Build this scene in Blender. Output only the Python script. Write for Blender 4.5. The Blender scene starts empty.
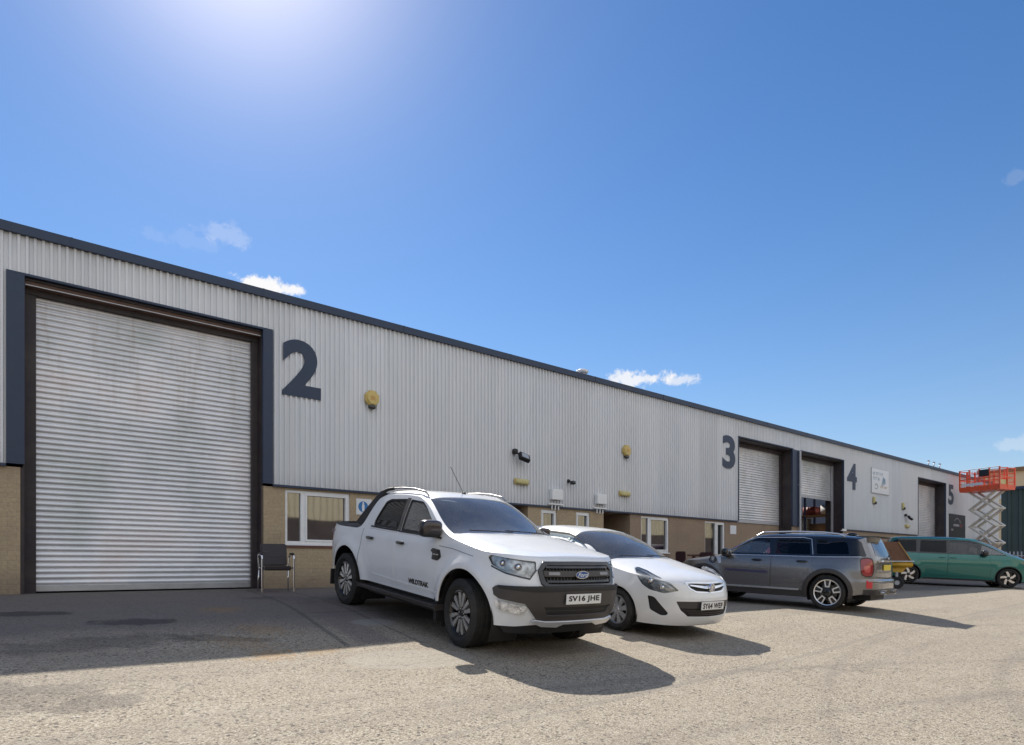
import bpy, bmesh, math, random
import numpy as np
from mathutils import Vector, Matrix
from mathutils.geometry import delaunay_2d_cdt
random.seed(7); np.random.seed(7)
R=math.radians
scene=bpy.context.scene
COL=scene.collection
# ------------------------------------------------------------------ materials
def newmat(name):
    m=bpy.data.materials.new(name); m.use_nodes=True
    nt=m.node_tree
    for n in list(nt.nodes): nt.nodes.remove(n)
    out=nt.nodes.new('ShaderNodeOutputMaterial')
    return m,nt,out
def N(nt,t,**kw):
    n=nt.nodes.new(t)
    for k,v in kw.items():
        if k.startswith('i_'):
            key=k[2:]
            n.inputs[int(key) if key.isdigit() else key].default_value=v
        else: setattr(n,k,v)
    return n
def L(nt,a,b): nt.links.new(a,b)
def c4(c): return (c[0],c[1],c[2],1.0)
def ramp(nt,src,stops):
    r=N(nt,'ShaderNodeValToRGB'); e=r.color_ramp.elements
    while len(e)<len(stops): e.new(0.5)
    for i,(p,c) in enumerate(stops):
        e[i].position=p; e[i].color=c4(c) if not isinstance(c,float) else (c,c,c,1)
    L(nt,src,r.inputs[0]); return r.outputs[0]
def mixc(nt,fac,a,b,mode='MIX'):
    m=N(nt,'ShaderNodeMix',data_type='RGBA',blend_type=mode)
    for s,v in ((0,fac),(6,a),(7,b)):
        if hasattr(v,'links'): L(nt,v,m.inputs[s])
        else: m.inputs[s].default_value=v if s==0 else c4(v)
    return m.outputs[2]
def mth(nt,op,a,b=None,c=None,clamp=False):
    m=N(nt,'ShaderNodeMath',operation=op,use_clamp=clamp)
    for i,v in enumerate((a,b,c)):
        if v is None: continue
        if hasattr(v,'links'): L(nt,v,m.inputs[i])
        else: m.inputs[i].default_value=v
    return m.outputs[0]
def noise(nt,vec,scale,detail=4,rough=.55,out=0):
    n=N(nt,'ShaderNodeTexNoise'); n.inputs['Scale'].default_value=scale
    n.inputs['Detail'].default_value=detail; n.inputs['Roughness'].default_value=rough
    if vec is not None: L(nt,vec,n.inputs['Vector'])
    return n.outputs[out]
def bump(nt,h,strength,dist):
    b=N(nt,'ShaderNodeBump'); b.inputs['Strength'].default_value=strength; b.inputs['Distance'].default_value=dist
    L(nt,h,b.inputs['Height']); return b.outputs[0]
def mat(name,col,rough=.5,metal=0,var=.12,vs=6.0,coat=0,bmp=0,bs=60,spec=.5,dirt=0):
    m,nt,out=newmat(name)
    p=N(nt,'ShaderNodeBsdfPrincipled')
    tc=N(nt,'ShaderNodeTexCoord').outputs['Object']
    n=noise(nt,tc,vs,5,.6)
    a=[min(1,c*(1-var)) for c in col]; b=[min(1,c*(1+var)) for c in col]
    cc=ramp(nt,n,[(.3,tuple(a)),(.7,tuple(b))])
    if dirt:
        n2=noise(nt,tc,2.3,6,.7)
        f=mth(nt,'MULTIPLY',ramp(nt,n2,[(.45,0.0),(.75,1.0)]),dirt)
        cc=mixc(nt,f,cc,(.16,.13,.10))
    L(nt,cc,p.inputs['Base Color'])
    rr=N(nt,'ShaderNodeMapRange'); L(nt,n,rr.inputs[0])
    rr.inputs[3].default_value=max(0,rough*.85); rr.inputs[4].default_value=min(1,rough*1.15)
    L(nt,rr.outputs[0],p.inputs['Roughness'])
    p.inputs['Metallic'].default_value=metal
    p.inputs['Specular IOR Level'].default_value=spec
    p.inputs['Coat Weight'].default_value=coat; p.inputs['Coat Roughness'].default_value=.04
    if bmp:
        L(nt,bump(nt,noise(nt,tc,bs,4,.6),bmp,.004),p.inputs['Normal'])
    L(nt,p.outputs[0],out.inputs[0])
    return m
def glassmat(name,tint,refl_rough=.01,base_fac=.06,ior=1.5,dust=0):
    m,nt,out=newmat(name)
    tr=N(nt,'ShaderNodeBsdfTransparent'); tr.inputs[0].default_value=c4(tint)
    gl=N(nt,'ShaderNodeBsdfGlossy'); gl.inputs['Roughness'].default_value=refl_rough; gl.inputs[0].default_value=(.95,.97,1,1)
    fr=N(nt,'ShaderNodeFresnel'); fr.inputs[0].default_value=ior
    tc=N(nt,'ShaderNodeTexCoord').outputs['Object']
    L(nt,bump(nt,noise(nt,tc,1.5,2),.05,.02),gl.inputs['Normal'])
    f=mth(nt,'ADD',fr.outputs[0],base_fac,clamp=True)
    mx=N(nt,'ShaderNodeMixShader'); L(nt,f,mx.inputs[0]); L(nt,tr.outputs[0],mx.inputs[1]); L(nt,gl.outputs[0],mx.inputs[2])
    last=mx.outputs[0]
    if dust:
        df=N(nt,'ShaderNodeBsdfDiffuse'); df.inputs[0].default_value=(.62,.60,.55,1)
        dn=mth(nt,'MULTIPLY',ramp(nt,noise(nt,tc,3.0,6,.65),[(.3,.55),(.7,1.0)]),dust)
        m2=N(nt,'ShaderNodeMixShader'); L(nt,dn,m2.inputs[0]); L(nt,last,m2.inputs[1]); L(nt,df.outputs[0],m2.inputs[2]); last=m2.outputs[0]
    L(nt,last,out.inputs[0]); return m
# ------------------------------------------------------------------ objects
def tag(o,label=None,cat=None,group=None,kind=None):
    if label: o['label']=label
    if cat: o['category']=cat
    if group: o['group']=group
    if kind: o['kind']=kind
    return o
def empty(name,loc=(0,0,0),rz=0,label=None,cat=None,group=None):
    o=bpy.data.objects.new(name,None); COL.objects.link(o); o.location=loc; o.rotation_euler=(0,0,rz)
    o.empty_display_size=.3
    return tag(o,label,cat,group)
def link(name,me,mat_,parent=None,loc=None,rot=None):
    o=bpy.data.objects.new(name,me); COL.objects.link(o)
    if mat_ is not None and len(me.materials)==0: me.materials.append(mat_)
    if parent is not None: o.parent=parent
    if loc is not None: o.location=loc
    if rot is not None: o.rotation_euler=rot
    return o
class MB:
    def __init__(s): s.v=[]; s.f=[]; s.sm=[]
    def add(s,vs,fs,smooth=False,M=None):
        b=len(s.v)
        if M is not None: vs=[tuple(M@Vector(v)) for v in vs]
        s.v+= [tuple(v) for v in vs]; s.f+=[tuple(i+b for i in f) for f in fs]; s.sm+=[smooth]*len(fs)
        return s
    def box(s,x0,x1,y0,y1,z0,z1,M=None,bev=0):
        if bev<=0:
            vs=[(x,y,z) for x in (x0,x1) for y in (y0,y1) for z in (z0,z1)]
            fs=[(0,1,3,2),(4,6,7,5),(0,4,5,1),(2,3,7,6),(0,2,6,4),(1,5,7,3)]
            return s.add(vs,fs,False,M)
        bm=bmesh.new(); bmesh.ops.create_cube(bm,size=1)
        for v in bm.verts: v.co=Vector(((x0+x1)/2+v.co.x*(x1-x0),(y0+y1)/2+v.co.y*(y1-y0),(z0+z1)/2+v.co.z*(z1-z0)))
        bmesh.ops.bevel(bm,geom=list(bm.edges),offset=bev,segments=2,affect='EDGES')
        bm.verts.index_update()
        s.add([tuple(v.co) for v in bm.verts],[tuple(v.index for v in f.verts) for f in bm.faces],True,M); bm.free(); return s
    def tube(s,a,b,r,n=10,r2=None,caps=True):
        a=Vector(a); b=Vector(b); d=(b-a)
        if d.length<1e-6: return s
        d.normalize(); up=Vector((0,0,1)) if abs(d.z)<.9 else Vector((1,0,0))
        e1=d.cross(up).normalized(); e2=d.cross(e1)
        r2=r if r2 is None else r2
        vs=[];
        for c,rr in ((a,r),(b,r2)):
            for i in range(n):
                t=2*math.pi*i/n; vs.append(tuple(c+e1*rr*math.cos(t)+e2*rr*math.sin(t)))
        fs=[(i,(i+1)%n,n+(i+1)%n,n+i) for i in range(n)]
        s.add(vs,fs,True)
        if caps: s.add(vs,[tuple(range(n)),tuple(range(2*n-1,n-1,-1))],False)
        return s
    def path(s,pts,r,n=8):
        for a,b in zip(pts[:-1],pts[1:]): s.tube(a,b,r,n)
        return s
    def bar(s,a,b,w,h,up=(0,0,1)):
        a=Vector(a); b=Vector(b); d=(b-a).normalized(); u=Vector(up)
        e1=d.cross(u)
        if e1.length<1e-4: e1=d.cross(Vector((1,0,0)))
        e1.normalize(); e2=e1.cross(d).normalized()
        vs=[]
        for c in (a,b):
            for sx,sy in ((-1,-1),(1,-1),(1,1),(-1,1)): vs.append(tuple(c+e1*w/2*sx+e2*h/2*sy))
        return s.add(vs,[(0,1,2,3),(7,6,5,4),(0,4,5,1),(1,5,6,2),(2,6,7,3),(3,7,4,0)])
    def lathe(s,prof,n=48,axis='y',closed=False):
        # prof list of (r, a) ; a along axis
        vs=[]
        m=len(prof)
        for i in range(n):
            t=2*math.pi*i/n
            for r,a in prof:
                if axis=='y': vs.append((r*math.cos(t),a,r*math.sin(t)))
                elif axis=='z': vs.append((r*math.cos(t),r*math.sin(t),a))
                else: vs.append((a,r*math.cos(t),r*math.sin(t)))
        fs=[]
        for i in range(n):
            j=(i+1)%n
            for k in range(m if closed else m-1):
                k2=(k+1)%m
                fs.append((i*m+k,i*m+k2,j*m+k2,j*m+k))
        return s.add(vs,fs,True)
    def prism(s,pts,y0,y1,M=None):
        # pts in (x,z), extruded along y
        n=len(pts)
        vs=[(x,y0,z) for x,z in pts]+[(x,y1,z) for x,z in pts]
        fs=[tuple(range(n)),tuple(range(2*n-1,n-1,-1))]+[(i,n+i,n+(i+1)%n,(i+1)%n) for i in range(n)]
        return s.add(vs,fs,False,M)
    def blob(s,c,r,e=.6,n=20,m=12,M=None):
        vs=[];fs=[]
        def sp(t,e): return math.copysign(abs(t)**e,t)
        for i in range(m+1):
            ph=-math.pi/2+math.pi*i/m
            for j in range(n):
                th=2*math.pi*j/n
                vs.append((c[0]+r[0]*sp(math.cos(ph),e)*sp(math.cos(th),e),c[1]+r[1]*sp(math.cos(ph),e)*sp(math.sin(th),e),c[2]+r[2]*sp(math.sin(ph),e)))
        for i in range(m):
            for j in range(n):
                k=(j+1)%n; fs.append((i*n+j,i*n+k,(i+1)*n+k,(i+1)*n+j))
        return s.add(vs,fs,True,M)
    def build(s,name,mat_,parent=None,loc=None,rot=None,recalc=True):
        me=bpy.data.meshes.new(name); me.from_pydata(s.v,[],s.f)
        me.polygons.foreach_set('use_smooth',s.sm)
        if recalc:
            bm=bmesh.new(); bm.from_mesh(me)
            bmesh.ops.remove_doubles(bm,verts=bm.verts,dist=1e-5)
            bmesh.ops.recalc_face_normals(bm,faces=bm.faces)
            for e in bm.edges:
                if len(e.link_faces)==2 and e.calc_face_angle(0)>R(38): e.smooth=False
            bm.to_mesh(me); bm.free()
        me.update()
        return link(name,me,mat_,parent,loc,rot)
def textmesh(name,txt,size,mat_,parent=None,M=None,extrude=.003,bold=0,sx=1.0,shear=0,spacing=1.0,center=True):
    cu=bpy.data.curves.new(name,'FONT'); cu.body=txt; cu.size=size; cu.extrude=extrude; cu.offset=bold
    cu.align_x='CENTER' if center else 'LEFT'; cu.align_y='CENTER' if center else 'BOTTOM_BASELINE'
    cu.shear=shear; cu.space_character=spacing; cu.resolution_u=6
    o=bpy.data.objects.new(name,cu); COL.objects.link(o)
    dg=bpy.context.evaluated_depsgraph_get()
    me=bpy.data.meshes.new_from_object(o.evaluated_get(dg)); me.name=name
    bpy.data.objects.remove(o); bpy.data.curves.remove(cu)
    me.materials.clear()
    S=Matrix.Diagonal((sx,1,1,1))
    me.transform((M if M is not None else Matrix.Identity(4))@S)
    return link(name,me,mat_,parent)
def frame(o,ex,ey,ez):
    M=Matrix.Identity(4)
    for i,e in enumerate((ex,ey,ez)):
        for j in range(3): M[j][i]=e[j]
    for j in range(3): M[j][3]=o[j]
    return M
# ------------------------------------------------------------------ geometry maths
def pchip(pts):
    pts=sorted(pts); x=np.array([p[0] for p in pts],float); y=np.array([p[1] for p in pts],float)
    h=np.diff(x); d=np.diff(y)/h; m=np.zeros(len(x))
    for i in range(1,len(x)-1):
        if d[i-1]*d[i]>0:
            w1=2*h[i]+h[i-1]; w2=h[i]+2*h[i-1]; m[i]=(w1+w2)/(w1/d[i-1]+w2/d[i])
    m[0]=d[0]; m[-1]=d[-1]
    def f(t):
        t=np.asarray(t,float); tc=np.clip(t,x[0],x[-1]); i=np.clip(np.searchsorted(x,tc)-1,0,len(x)-2)
        hh=h[i]; s=(tc-x[i])/hh
        return (1+2*s)*(1-s)**2*y[i]+s*(1-s)**2*hh*m[i]+s*s*(3-2*s)*y[i+1]+s*s*(s-1)*hh*m[i+1]
    return f
def rpoly(pts,r=.03,k=5):
    """round the corners of a closed polygon"""
    out=[];n=len(pts)
    for i in range(n):
        p=np.array(pts[i][:2],float); a=np.array(pts[i-1][:2],float); b=np.array(pts[(i+1)%n][:2],float)
        rr=pts[i][2] if len(pts[i])>2 else r
        da=a-p; db=b-p; la=np.linalg.norm(da); lb=np.linalg.norm(db)
        rr=min(rr,la*.45,lb*.45)
        if rr<1e-4: out.append(tuple(p)); continue
        A=p+da/la*rr; B=p+db/lb*rr
        for j in range(k+1):
            t=j/k; out.append(tuple((1-t)**2*A+2*t*(1-t)*p+t*t*B))
    return out
def densify(poly,step):
    out=[]; n=len(poly)
    for i in range(n):
        a=np.array(poly[i]); b=np.array(poly[(i+1)%n]); d=np.linalg.norm(b-a)
        if d<1e-5: continue
        k=max(1,int(math.ceil(d/step)))
        for j in range(k): out.append(tuple(a+(b-a)*j/k))
    return out
def inpoly(P,poly):
    x=P[:,0];y=P[:,1]; c=np.zeros(len(P),bool); n=len(poly)
    q=np.array(poly); q2=np.roll(q,-1,0)
    for (x1,y1),(x2,y2) in zip(q,q2):
        if y1==y2: continue
        m=((y1>y)!=(y2>y)); xi=(x2-x1)*(y-y1)/(y2-y1)+x1
        c^=m&(x<xi)
    return c
def patch(name,poly,S,mat_,parent=None,holes=(),step=.05,off=0.0,skirt=.012,center=(0,0,.6),bstep=None):
    """triangulate a 2-D polygon and carry it onto the surface S(a,b)->(n,3), with rolled edges"""
    bstep=bstep or step*.7
    loops=[densify(poly,bstep)]+[densify(h,bstep) for h in holes]
    pts=[];edges=[]
    for lp in loops:
        b=len(pts); pts+=lp; n=len(lp); edges+=[(b+i,b+(i+1)%n) for i in range(n)]
    B=np.array(pts); lo=B.min(0); hi=B.max(0)
    gx=np.arange(lo[0]+step*.5,hi[0],step); gy=np.arange(lo[1]+step*.5,hi[1],step)
    if len(gx) and len(gy):
        G=np.array([(a+(step*.5 if j%2 else 0),b) for j,b in enumerate(gy) for a in gx])
        k=inpoly(G,loops[0])
        for h in loops[1:]: k&=~inpoly(G,h)
        G=G[k]
        if len(G):
            keep=np.ones(len(G),bool)
            for i in range(0,len(B),64):
                d=np.sqrt(((G[:,None,:]-B[None,i:i+64,:])**2).sum(2)).min(1); keep&=d>step*.45
            G=G[keep]; pts=pts+[tuple(g) for g in G]
    r=delaunay_2d_cdt([Vector(p) for p in pts],edges,[],0,1e-6)
    V=np.array([(v[0],v[1]) for v in r[0]]); F=[tuple(f) for f in r[2]]
    C=np.array([V[list(f)].mean(0) for f in F]); k=inpoly(C,loops[0])
    for h in loops[1:]: k&=~inpoly(C,h)
    F=[f for f,q in zip(F,k) if q]
    e=2e-3
    a=V[:,0];b=V[:,1]
    P=S(a,b); du=S(a+e,b)-S(a-e,b); dv=S(a,b+e)-S(a,b-e)
    nn=np.cross(du,dv); ln=np.linalg.norm(nn,axis=1); ln[ln<1e-12]=1; nn/=ln[:,None]
    Cn=np.array(center)
    sg=np.sign((nn*(P-Cn)).sum()); 
    if sg==0: sg=1
    nn*=sg
    P=P+nn*off
    used=sorted(set(i for f in F for i in f)); mp={j:i for i,j in enumerate(used)}
    P=P[used]; nn=nn[used]; F=[tuple(mp[i] for i in f) for f in F]
    if sg<0: F=[f[::-1] for f in F]
    verts=[tuple(p) for p in P]; norms=[tuple(q) for q in nn]; nf=len(F)
    if skirt>0:
        cnt={}
        for f in F:
            for i in range(3):
                e_=(f[i],f[(i+1)%3]); cnt[e_]=1
        be=[e_ for e_ in cnt if (e_[1],e_[0]) not in cnt]
        nxt={}
        idx={}
        for i,j in be:
            for q in (i,j):
                if q not in idx:
                    idx[q]=len(verts); verts.append(tuple(P[q])); verts.append(tuple(P[q]-nn[q]*skirt)); norms+= [None,None]
        acc={}
        for i,j in be:
            t=P[j]-P[i]; o_=np.cross(t,nn[i]); l=np.linalg.norm(o_); o_=o_/l if l>0 else nn[i]
            for q in (i,j): acc[q]=acc.get(q,0)+o_
            A=idx[i];Bq=idx[j]; F.append((Bq,A,A+1,Bq+1))
        for q,o_ in acc.items():
            l=np.linalg.norm(o_); o_=o_/l if l>0 else nn[q]
            norms[idx[q]]=tuple(o_*.8+nn[q]*.6); norms[idx[q]+1]=tuple(o_)
    me=bpy.data.meshes.new(name); me.from_pydata(verts,[],F)
    me.polygons.foreach_set('use_smooth',[True]*len(F)); me.update()
    me.normals_split_custom_set_from_vertices([Vector(q).normalized() for q in norms])
    return link(name,me,mat_,parent)
# ------------------------------------------------------------------ vehicles
def catmull(pts,k=14):
    p=[np.array(q,float) for q in pts]; p=[2*p[0]-p[1]]+p+[2*p[-1]-p[-2]]; out=[]
    for i in range(1,len(p)-2):
        p0,p1,p2,p3=p[i-1:i+3]
        t0=0;t1=t0+np.linalg.norm(p1-p0)**.5;t2=t1+np.linalg.norm(p2-p1)**.5;t3=t2+np.linalg.norm(p3-p2)**.5
        for j in range(k):
            t=t1+(t2-t1)*j/k
            A1=(t1-t)/(t1-t0)*p0+(t-t0)/(t1-t0)*p1;A2=(t2-t)/(t2-t1)*p1+(t-t1)/(t2-t1)*p2;A3=(t3-t)/(t3-t2)*p2+(t-t2)/(t3-t2)*p3
            B1=(t2-t)/(t2-t0)*A1+(t-t0)/(t2-t0)*A2;B2=(t3-t)/(t3-t1)*A2+(t-t1)/(t3-t1)*A3
            out.append((t2-t)/(t2-t1)*B1+(t-t1)/(t2-t1)*B2)
    out.append(p[-2]); return np.array(out)
class Car:
    def __init__(s,name,label,cat,wb,W,plan,front,rear,side,prof,bow,crown,zbot,wr,arch,flare=0,group=None,edge=.05,arch_r=None):
        s.root=empty(name,label=label,cat=cat,group=group)
        s.wb=wb; s.W=W; s.wr=wr; s.arch=arch; s.flare=flare; s.edge=edge; s.crown=crown
        pl=catmull(plan); s.px=pl[:,0]; s.py=pl[:,1]
        d=np.hypot(np.diff(s.px),np.diff(s.py)); s.u=np.concatenate([[0],np.cumsum(d)]); s.L=s.u[-1]
        s.F=plan[0][0]; s.Rr=plan[-1][0]
        s.front=pchip(front); s.rear=pchip(rear); s.side=pchip(side); s.prof=pchip(prof); s.bow=pchip(bow); s.zbot=pchip(zbot)
        k=(s.py>.6*W); s.sx=s.px[k][::-1]; s.su=s.u[k][::-1]
        s.xa=.25; s.xr=-wb-.25
        s._top()
    def U(s,x): return np.interp(x,s.sx,s.su)
    def P(s,u,z):
        u=np.asarray(u,float); z=np.asarray(z,float)
        au=np.abs(u); x=np.interp(au,s.u,s.px); y=np.interp(au,s.u,s.py)
        wf=np.clip((x-s.xa)/(s.F-s.xa),0,1)**1.5; wr=np.clip((s.xr-x)/(s.xr-s.Rr),0,1)**1.5
        yn=np.clip(y/s.W,0,1)
        if s.flare:
            for wx in (0,-s.wb):
                r=np.hypot(x-wx,z-s.wr)
                y=y+s.flare*np.exp(-((r-s.arch-.02)/.11)**2)*yn**8*np.clip((x*0+1),0,1)
        x=x+wf*s.front(z)+wr*s.rear(z)
        y=y*s.side(z)
        return np.stack([x,-y*np.sign(u+1e-12),z],-1)
    def T(s,x,y):
        x=np.asarray(x,float); t=np.abs(y)/s.W
        z0=s.prof(x+s.bow(x)*t*t)
        tt=np.clip(t/np.maximum(s.side(z0),.3),0,1.15)
        return z0-s.crown*tt**2-s.edge*tt**9
    def TS(s,a,b): return np.stack([a,b,s.T(a,b)],-1)
    def _top(s):
        u=np.concatenate([np.arange(0,s.L,.012),[s.L]])
        lo=np.full(len(u),.45); hi=np.full(len(u),2.4)
        for _ in range(32):
            m=(lo+hi)/2; p=s.P(u,m); f=m-s.T(p[:,0],p[:,1])
            lo=np.where(f<0,m,lo); hi=np.where(f<0,hi,m)
        s.tu=u; s.tz=(lo+hi)/2; p=s.P(u,s.tz); s.ex=p[:,0]; s.ey=np.abs(p[:,1])
    def outline(s,full=True):
        u=np.arange(0,s.L,.02); add=[]
        for wx in (0,-s.wb):
            for th in np.linspace(0,math.pi,40): add.append(float(s.U(wx+s.arch*math.cos(th))))
            add+= [float(s.U(wx+s.arch))-.001,float(s.U(wx-s.arch))+.001]
        u=np.array(sorted(set(list(u)+add+[s.L])))
        x=np.interp(u,s.u,s.px); zb=s.zbot(x)
        for wx in (0,-s.wb):
            d=s.arch**2-(x-wx)**2; k=d>0
            zb=np.where(k,np.maximum(zb,s.wr+np.sqrt(np.maximum(d,0))),zb)
        bot=list(zip(u,zb)); top=list(zip(s.tu,s.tz))
        right=bot+top[::-1]
        if full:
            return right+[(-a,b) for a,b in top[1:]]+[(-a,b) for a,b in bot[::-1][:-1]]
        return right
    def sidepoly(s,pts,side=1,r=.03):
        q=rpoly(pts,r); q=densify(q,.05)
        return [(float(s.U(x))*side,z) for x,z in q]
    def patch(s,name,poly,mat_,parent=None,**k):
        return patch(name,poly,s.P,mat_,parent or s.root,center=(-s.wb/2,0,.7),**k)
    def tpatch(s,name,poly,mat_,parent=None,**k):
        return patch(name,poly,s.TS,mat_,parent or s.root,center=(-s.wb/2,0,-1.0),**k)
    def lineX(s,c,b):
        return lambda y:c-b*(np.abs(y)/s.W)**2
    def topregion(s,A,B,inset=0,ylim=None):
        """region of the top between the cross lines A (front) and B (rear); inset pulls the side edges in"""
        def idx(l):
            d=s.ex-l(s.ey)
            # first sample going backwards where ex<=line
            k=np.where(d<=0)[0]
            return int(k[0]) if len(k) else len(s.ex)-1
        i=0 if A is None else idx(A); j=len(s.ex)-1 if B is None else idx(B)
        ex=s.ex[i:j+1]; ey=np.maximum(s.ey[i:j+1]-inset,0)
        R_=[(float(a),-float(b)) for a,b in zip(ex,ey)]
        Lf=[(float(a),float(b)) for a,b in zip(ex,ey)]
        out=list(R_)
        if B is not None:
            y=ey[-1]; ys=np.linspace(-y,y,30)[1:-1]; out+=[(float(B(q)),float(q)) for q in ys]
        out+=Lf[::-1]
        if A is not None:
            y=ey[0]; ys=np.linspace(y,-y,30)[1:-1]; out+=[(float(A(q)),float(q)) for q in ys]
        # drop duplicates
        o2=[out[0]]
        for p in out[1:]:
            if math.hypot(p[0]-o2[-1][0],p[1]-o2[-1][1])>1e-4: o2.append(p)
        return o2
    def place(s,front,rear,side,dy,dzf,dzr):
        """front/rear: world ground points (x,y,z) under the near-side wheels; side=+1 if near side is the car's right"""
        f=Vector(front); r=Vector(rear); X=(f-r).normalized(); Z0=Vector((0,0,1)); Y=Z0.cross(X).normalized(); Z=X.cross(Y)
        o=f+Y*(dy*side)
        s.root.matrix_world=frame(o,X,Y,Z)
def wheel(car,x,side,r,w,rimr,style,M,steer=0,label=None,out=0.0):
    """tyre mesh with rim child; side=+1 left (+y) -1 right"""
    yc=side*(car.W-.015-w/2+out)
    tb=MB(); h=w/2; rs=rimr+.004
    prof=[(rs,-h*.62),(rs+.012,-h*.82),(rs+(r-rs)*.45,-h*1.0),(r-.028,-h*.93),(r-.008,-h*.8)]
    g=.007
    for k in range(4):
        a=-h*.66+k*h*.44-.0; 
        prof+=[(r,a-h*.13),(r,a+h*.13),(r-g,a+h*.15),(r-g,a+h*.29)]
    prof=prof[:-2]
    prof+=[(r-.008,h*.8),(r-.028,h*.93),(rs+(r-rs)*.45,h*1.0),(rs+.012,h*.82),(rs,h*.62)]
    tb.lathe(prof,56)
    t=tb.build('wheel',M['tyre'],car.root,(x,yc,r),(0,0,steer))
    # rim (outer face towards +side*y)
    f=h*side
    rb=MB(); rb.lathe([(rimr+.006,f*.66),(rimr+.010,f*.80),(rimr-.004,f*.82),(rimr-.016,f*.70),(rimr-.022,f*.1),(rimr-.03,-f*.6),(.05,-f*.55)],56)
    rb.build('rim',M[style.get('rimmat','alloy')],t)
    bb=MB(); bb.lathe([(0,f*.0),(rimr*.62,f*.0),(rimr*.62,-f*.1),(0,-f*.1)],36); bb.build('brake_disc',M['brake'],t)
    dk=MB(); lt=MB()
    kind=style['kind']; n=style['n']
    def spoke(mb,ang,pts,y0,y1):
        c,s_=math.cos(ang),math.sin(ang)
        q=[(a*c-b*s_,a*s_+b*c) for a,b in pts]
        mb.prism(q,y0,y1)
    R0=rimr-.012
    for i in range(n):
        a=2*math.pi*i/n+style.get('a0',.3)
        if kind=='twin':      # machined pairs of spokes over dark pockets
            for s2 in (-1,1):
                spoke(lt,a,[(.070,s2*.004),(.085,s2*.036),(R0*.60,s2*.058),(R0*.97,s2*.088),(R0,s2*.040),(R0*.88,s2*.024),(R0*.6,s2*.016)],f*.56,f*.72)
            spoke(dk,a,[(.05,-.04),(.05,.04),(R0*.62,.056),(R0+.004,.080),(R0+.004,-.080),(R0*.62,-.056)],f*.30,f*.55)
        elif kind=='cap':
            spoke(lt,a,[(.05,-.022),(.05,.022),(R0,.042),(R0,-.042)],f*.5,f*.68)
        elif kind=='loops':
            w2=.052
            spoke(dk,a,[(.04,-.035),(.04,.035),(R0,.06),(R0,-.06)],f*.45,f*.60)
            for s2 in (-1,1):
                spoke(lt,a,[(R0*.42,s2*.020),(R0*.42,s2*.046),(R0*.98,s2*.070),(R0*.98,s2*.040)],f*.6,f*.70)
            spoke(lt,a,[(R0*.40,-.042),(R0*.40,.042),(R0*.50,.042),(R0*.50,-.042)],f*.6,f*.68)
        elif kind=='angular':
            spoke(dk,a,[(.04,-.05),(.04,.05),(R0,.09),(R0,-.09)],f*.4,f*.56)
            spoke(lt,a,[(.06,-.04),(.06,.030),(R0*.55,.06),(R0,.14),(R0,.055),(R0*.6,-.02)],f*.56,f*.70)
        elif kind=='plain':
            spoke(lt,a,[(.05,-.03),(.05,.03),(R0,.03),(R0,-.03)],f*.4,f*.6)
    hub=MB(); hub.lathe([(0,f*.72),(.03,f*.72),(.034,f*.66),(.075 if kind!='twin' else .085,f*.58),(.08,f*.3)],24)
    if style.get('ring'): lt.lathe([(rimr-.028,f*.72),(rimr-.012,f*.76),(rimr+.004,f*.80),(rimr+.004,f*.70),(rimr-.028,f*.68)],56,closed=True)
    lt.build('spokes',M['machined'] if kind!='cap' else M['silver'],t)
    if dk.v: dk.build('spoke_back',M['black_gloss'],t)
    hub.build('hub_cap',M['black_gloss'] if kind in('twin','loops','angular') else M['silver'],t)
    if style.get('nuts'):
        nb=MB()
        for i in range(6):
            a=2*math.pi*i/6; nb.tube((.055*math.cos(a),f*.6,.055*math.sin(a)),(.055*math.cos(a),f*.7,.055*math.sin(a)),.009,6)
        nb.build('wheel_nuts',M['chrome'],t)
    return t
def arches(car,M,depth=.42):
    for x in (0,-car.wb):
        for sd in (1,-1):
            mb=MB(); vs=[];fs=[];n=28
            yo=car.W-.035; yi=car.W-depth; rr=car.arch+.012
            for i in range(n+1):
                t=-.45+(math.pi+.9)*i/n
                cx,cz=x+rr*math.cos(t),car.wr+rr*math.sin(t)
                vs+=[(cx,sd*yo,cz),(cx,sd*yi,cz)]
            for i in range(n): fs.append((2*i,2*i+1,2*i+3,2*i+2))
            k=len(vs); vs.append((x,sd*yi,car.wr)); 
            for i in range(n): fs.append((2*i+1,k,2*i+3))
            mb.add(vs,fs,True); mb.build('wheel_arch_liner',M['black'],car.root)
def floorpan(car,M,z0=.24,z1=.42,xf=None,xr=None):
    mb=MB(); w=car.W-.42
    xf=car.F-.25 if xf is None else xf; xr=car.Rr+.2 if xr is None else xr
    mb.box(xr,xf,-w,w,z0,z1)
    a=car.arch+.05
    mb.box(-car.wb+a,-a,-(car.W-.10),car.W-.10,z0,z1)
    mb.build('underbody',M['black'],car.root)
def interior(car,M,seats,dash,wheel_at,zf=.45,mat_='seat'):
    for (x,y) in seats:
        mb=MB(); mb.blob((x,y,zf+.12),(.26,.24,.12),.5); mb.blob((x-.27,y,zf+.42),(.09,.24,.36),.5)
        mb.blob((x-.31,y,zf+.86),(.05,.12,.09),.6)
        mb.build('seat_inside',M[mat_],car.root)
    mb=MB(); x,z,wd=dash; mb.box(x-.22,x+.35,-wd,wd,z-.35,z,bev=.05); mb.build('dashboard',M['dash'],car.root)
    x,y,z=wheel_at; mb=MB(); 
    ring=[]; n=24
    e1=Vector((0,1,0)); e2=Vector((.42,0,.9)).normalized()
    pts=[Vector((x,y,z))+e1*.18*math.cos(2*math.pi*i/n)+e2*.18*math.sin(2*math.pi*i/n) for i in range(n+1)]
    mb.path(pts,.014,6); mb.tube(pts[0],pts[12],.012,6); mb.build('steering_wheel',M['black'],car.root)
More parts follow.
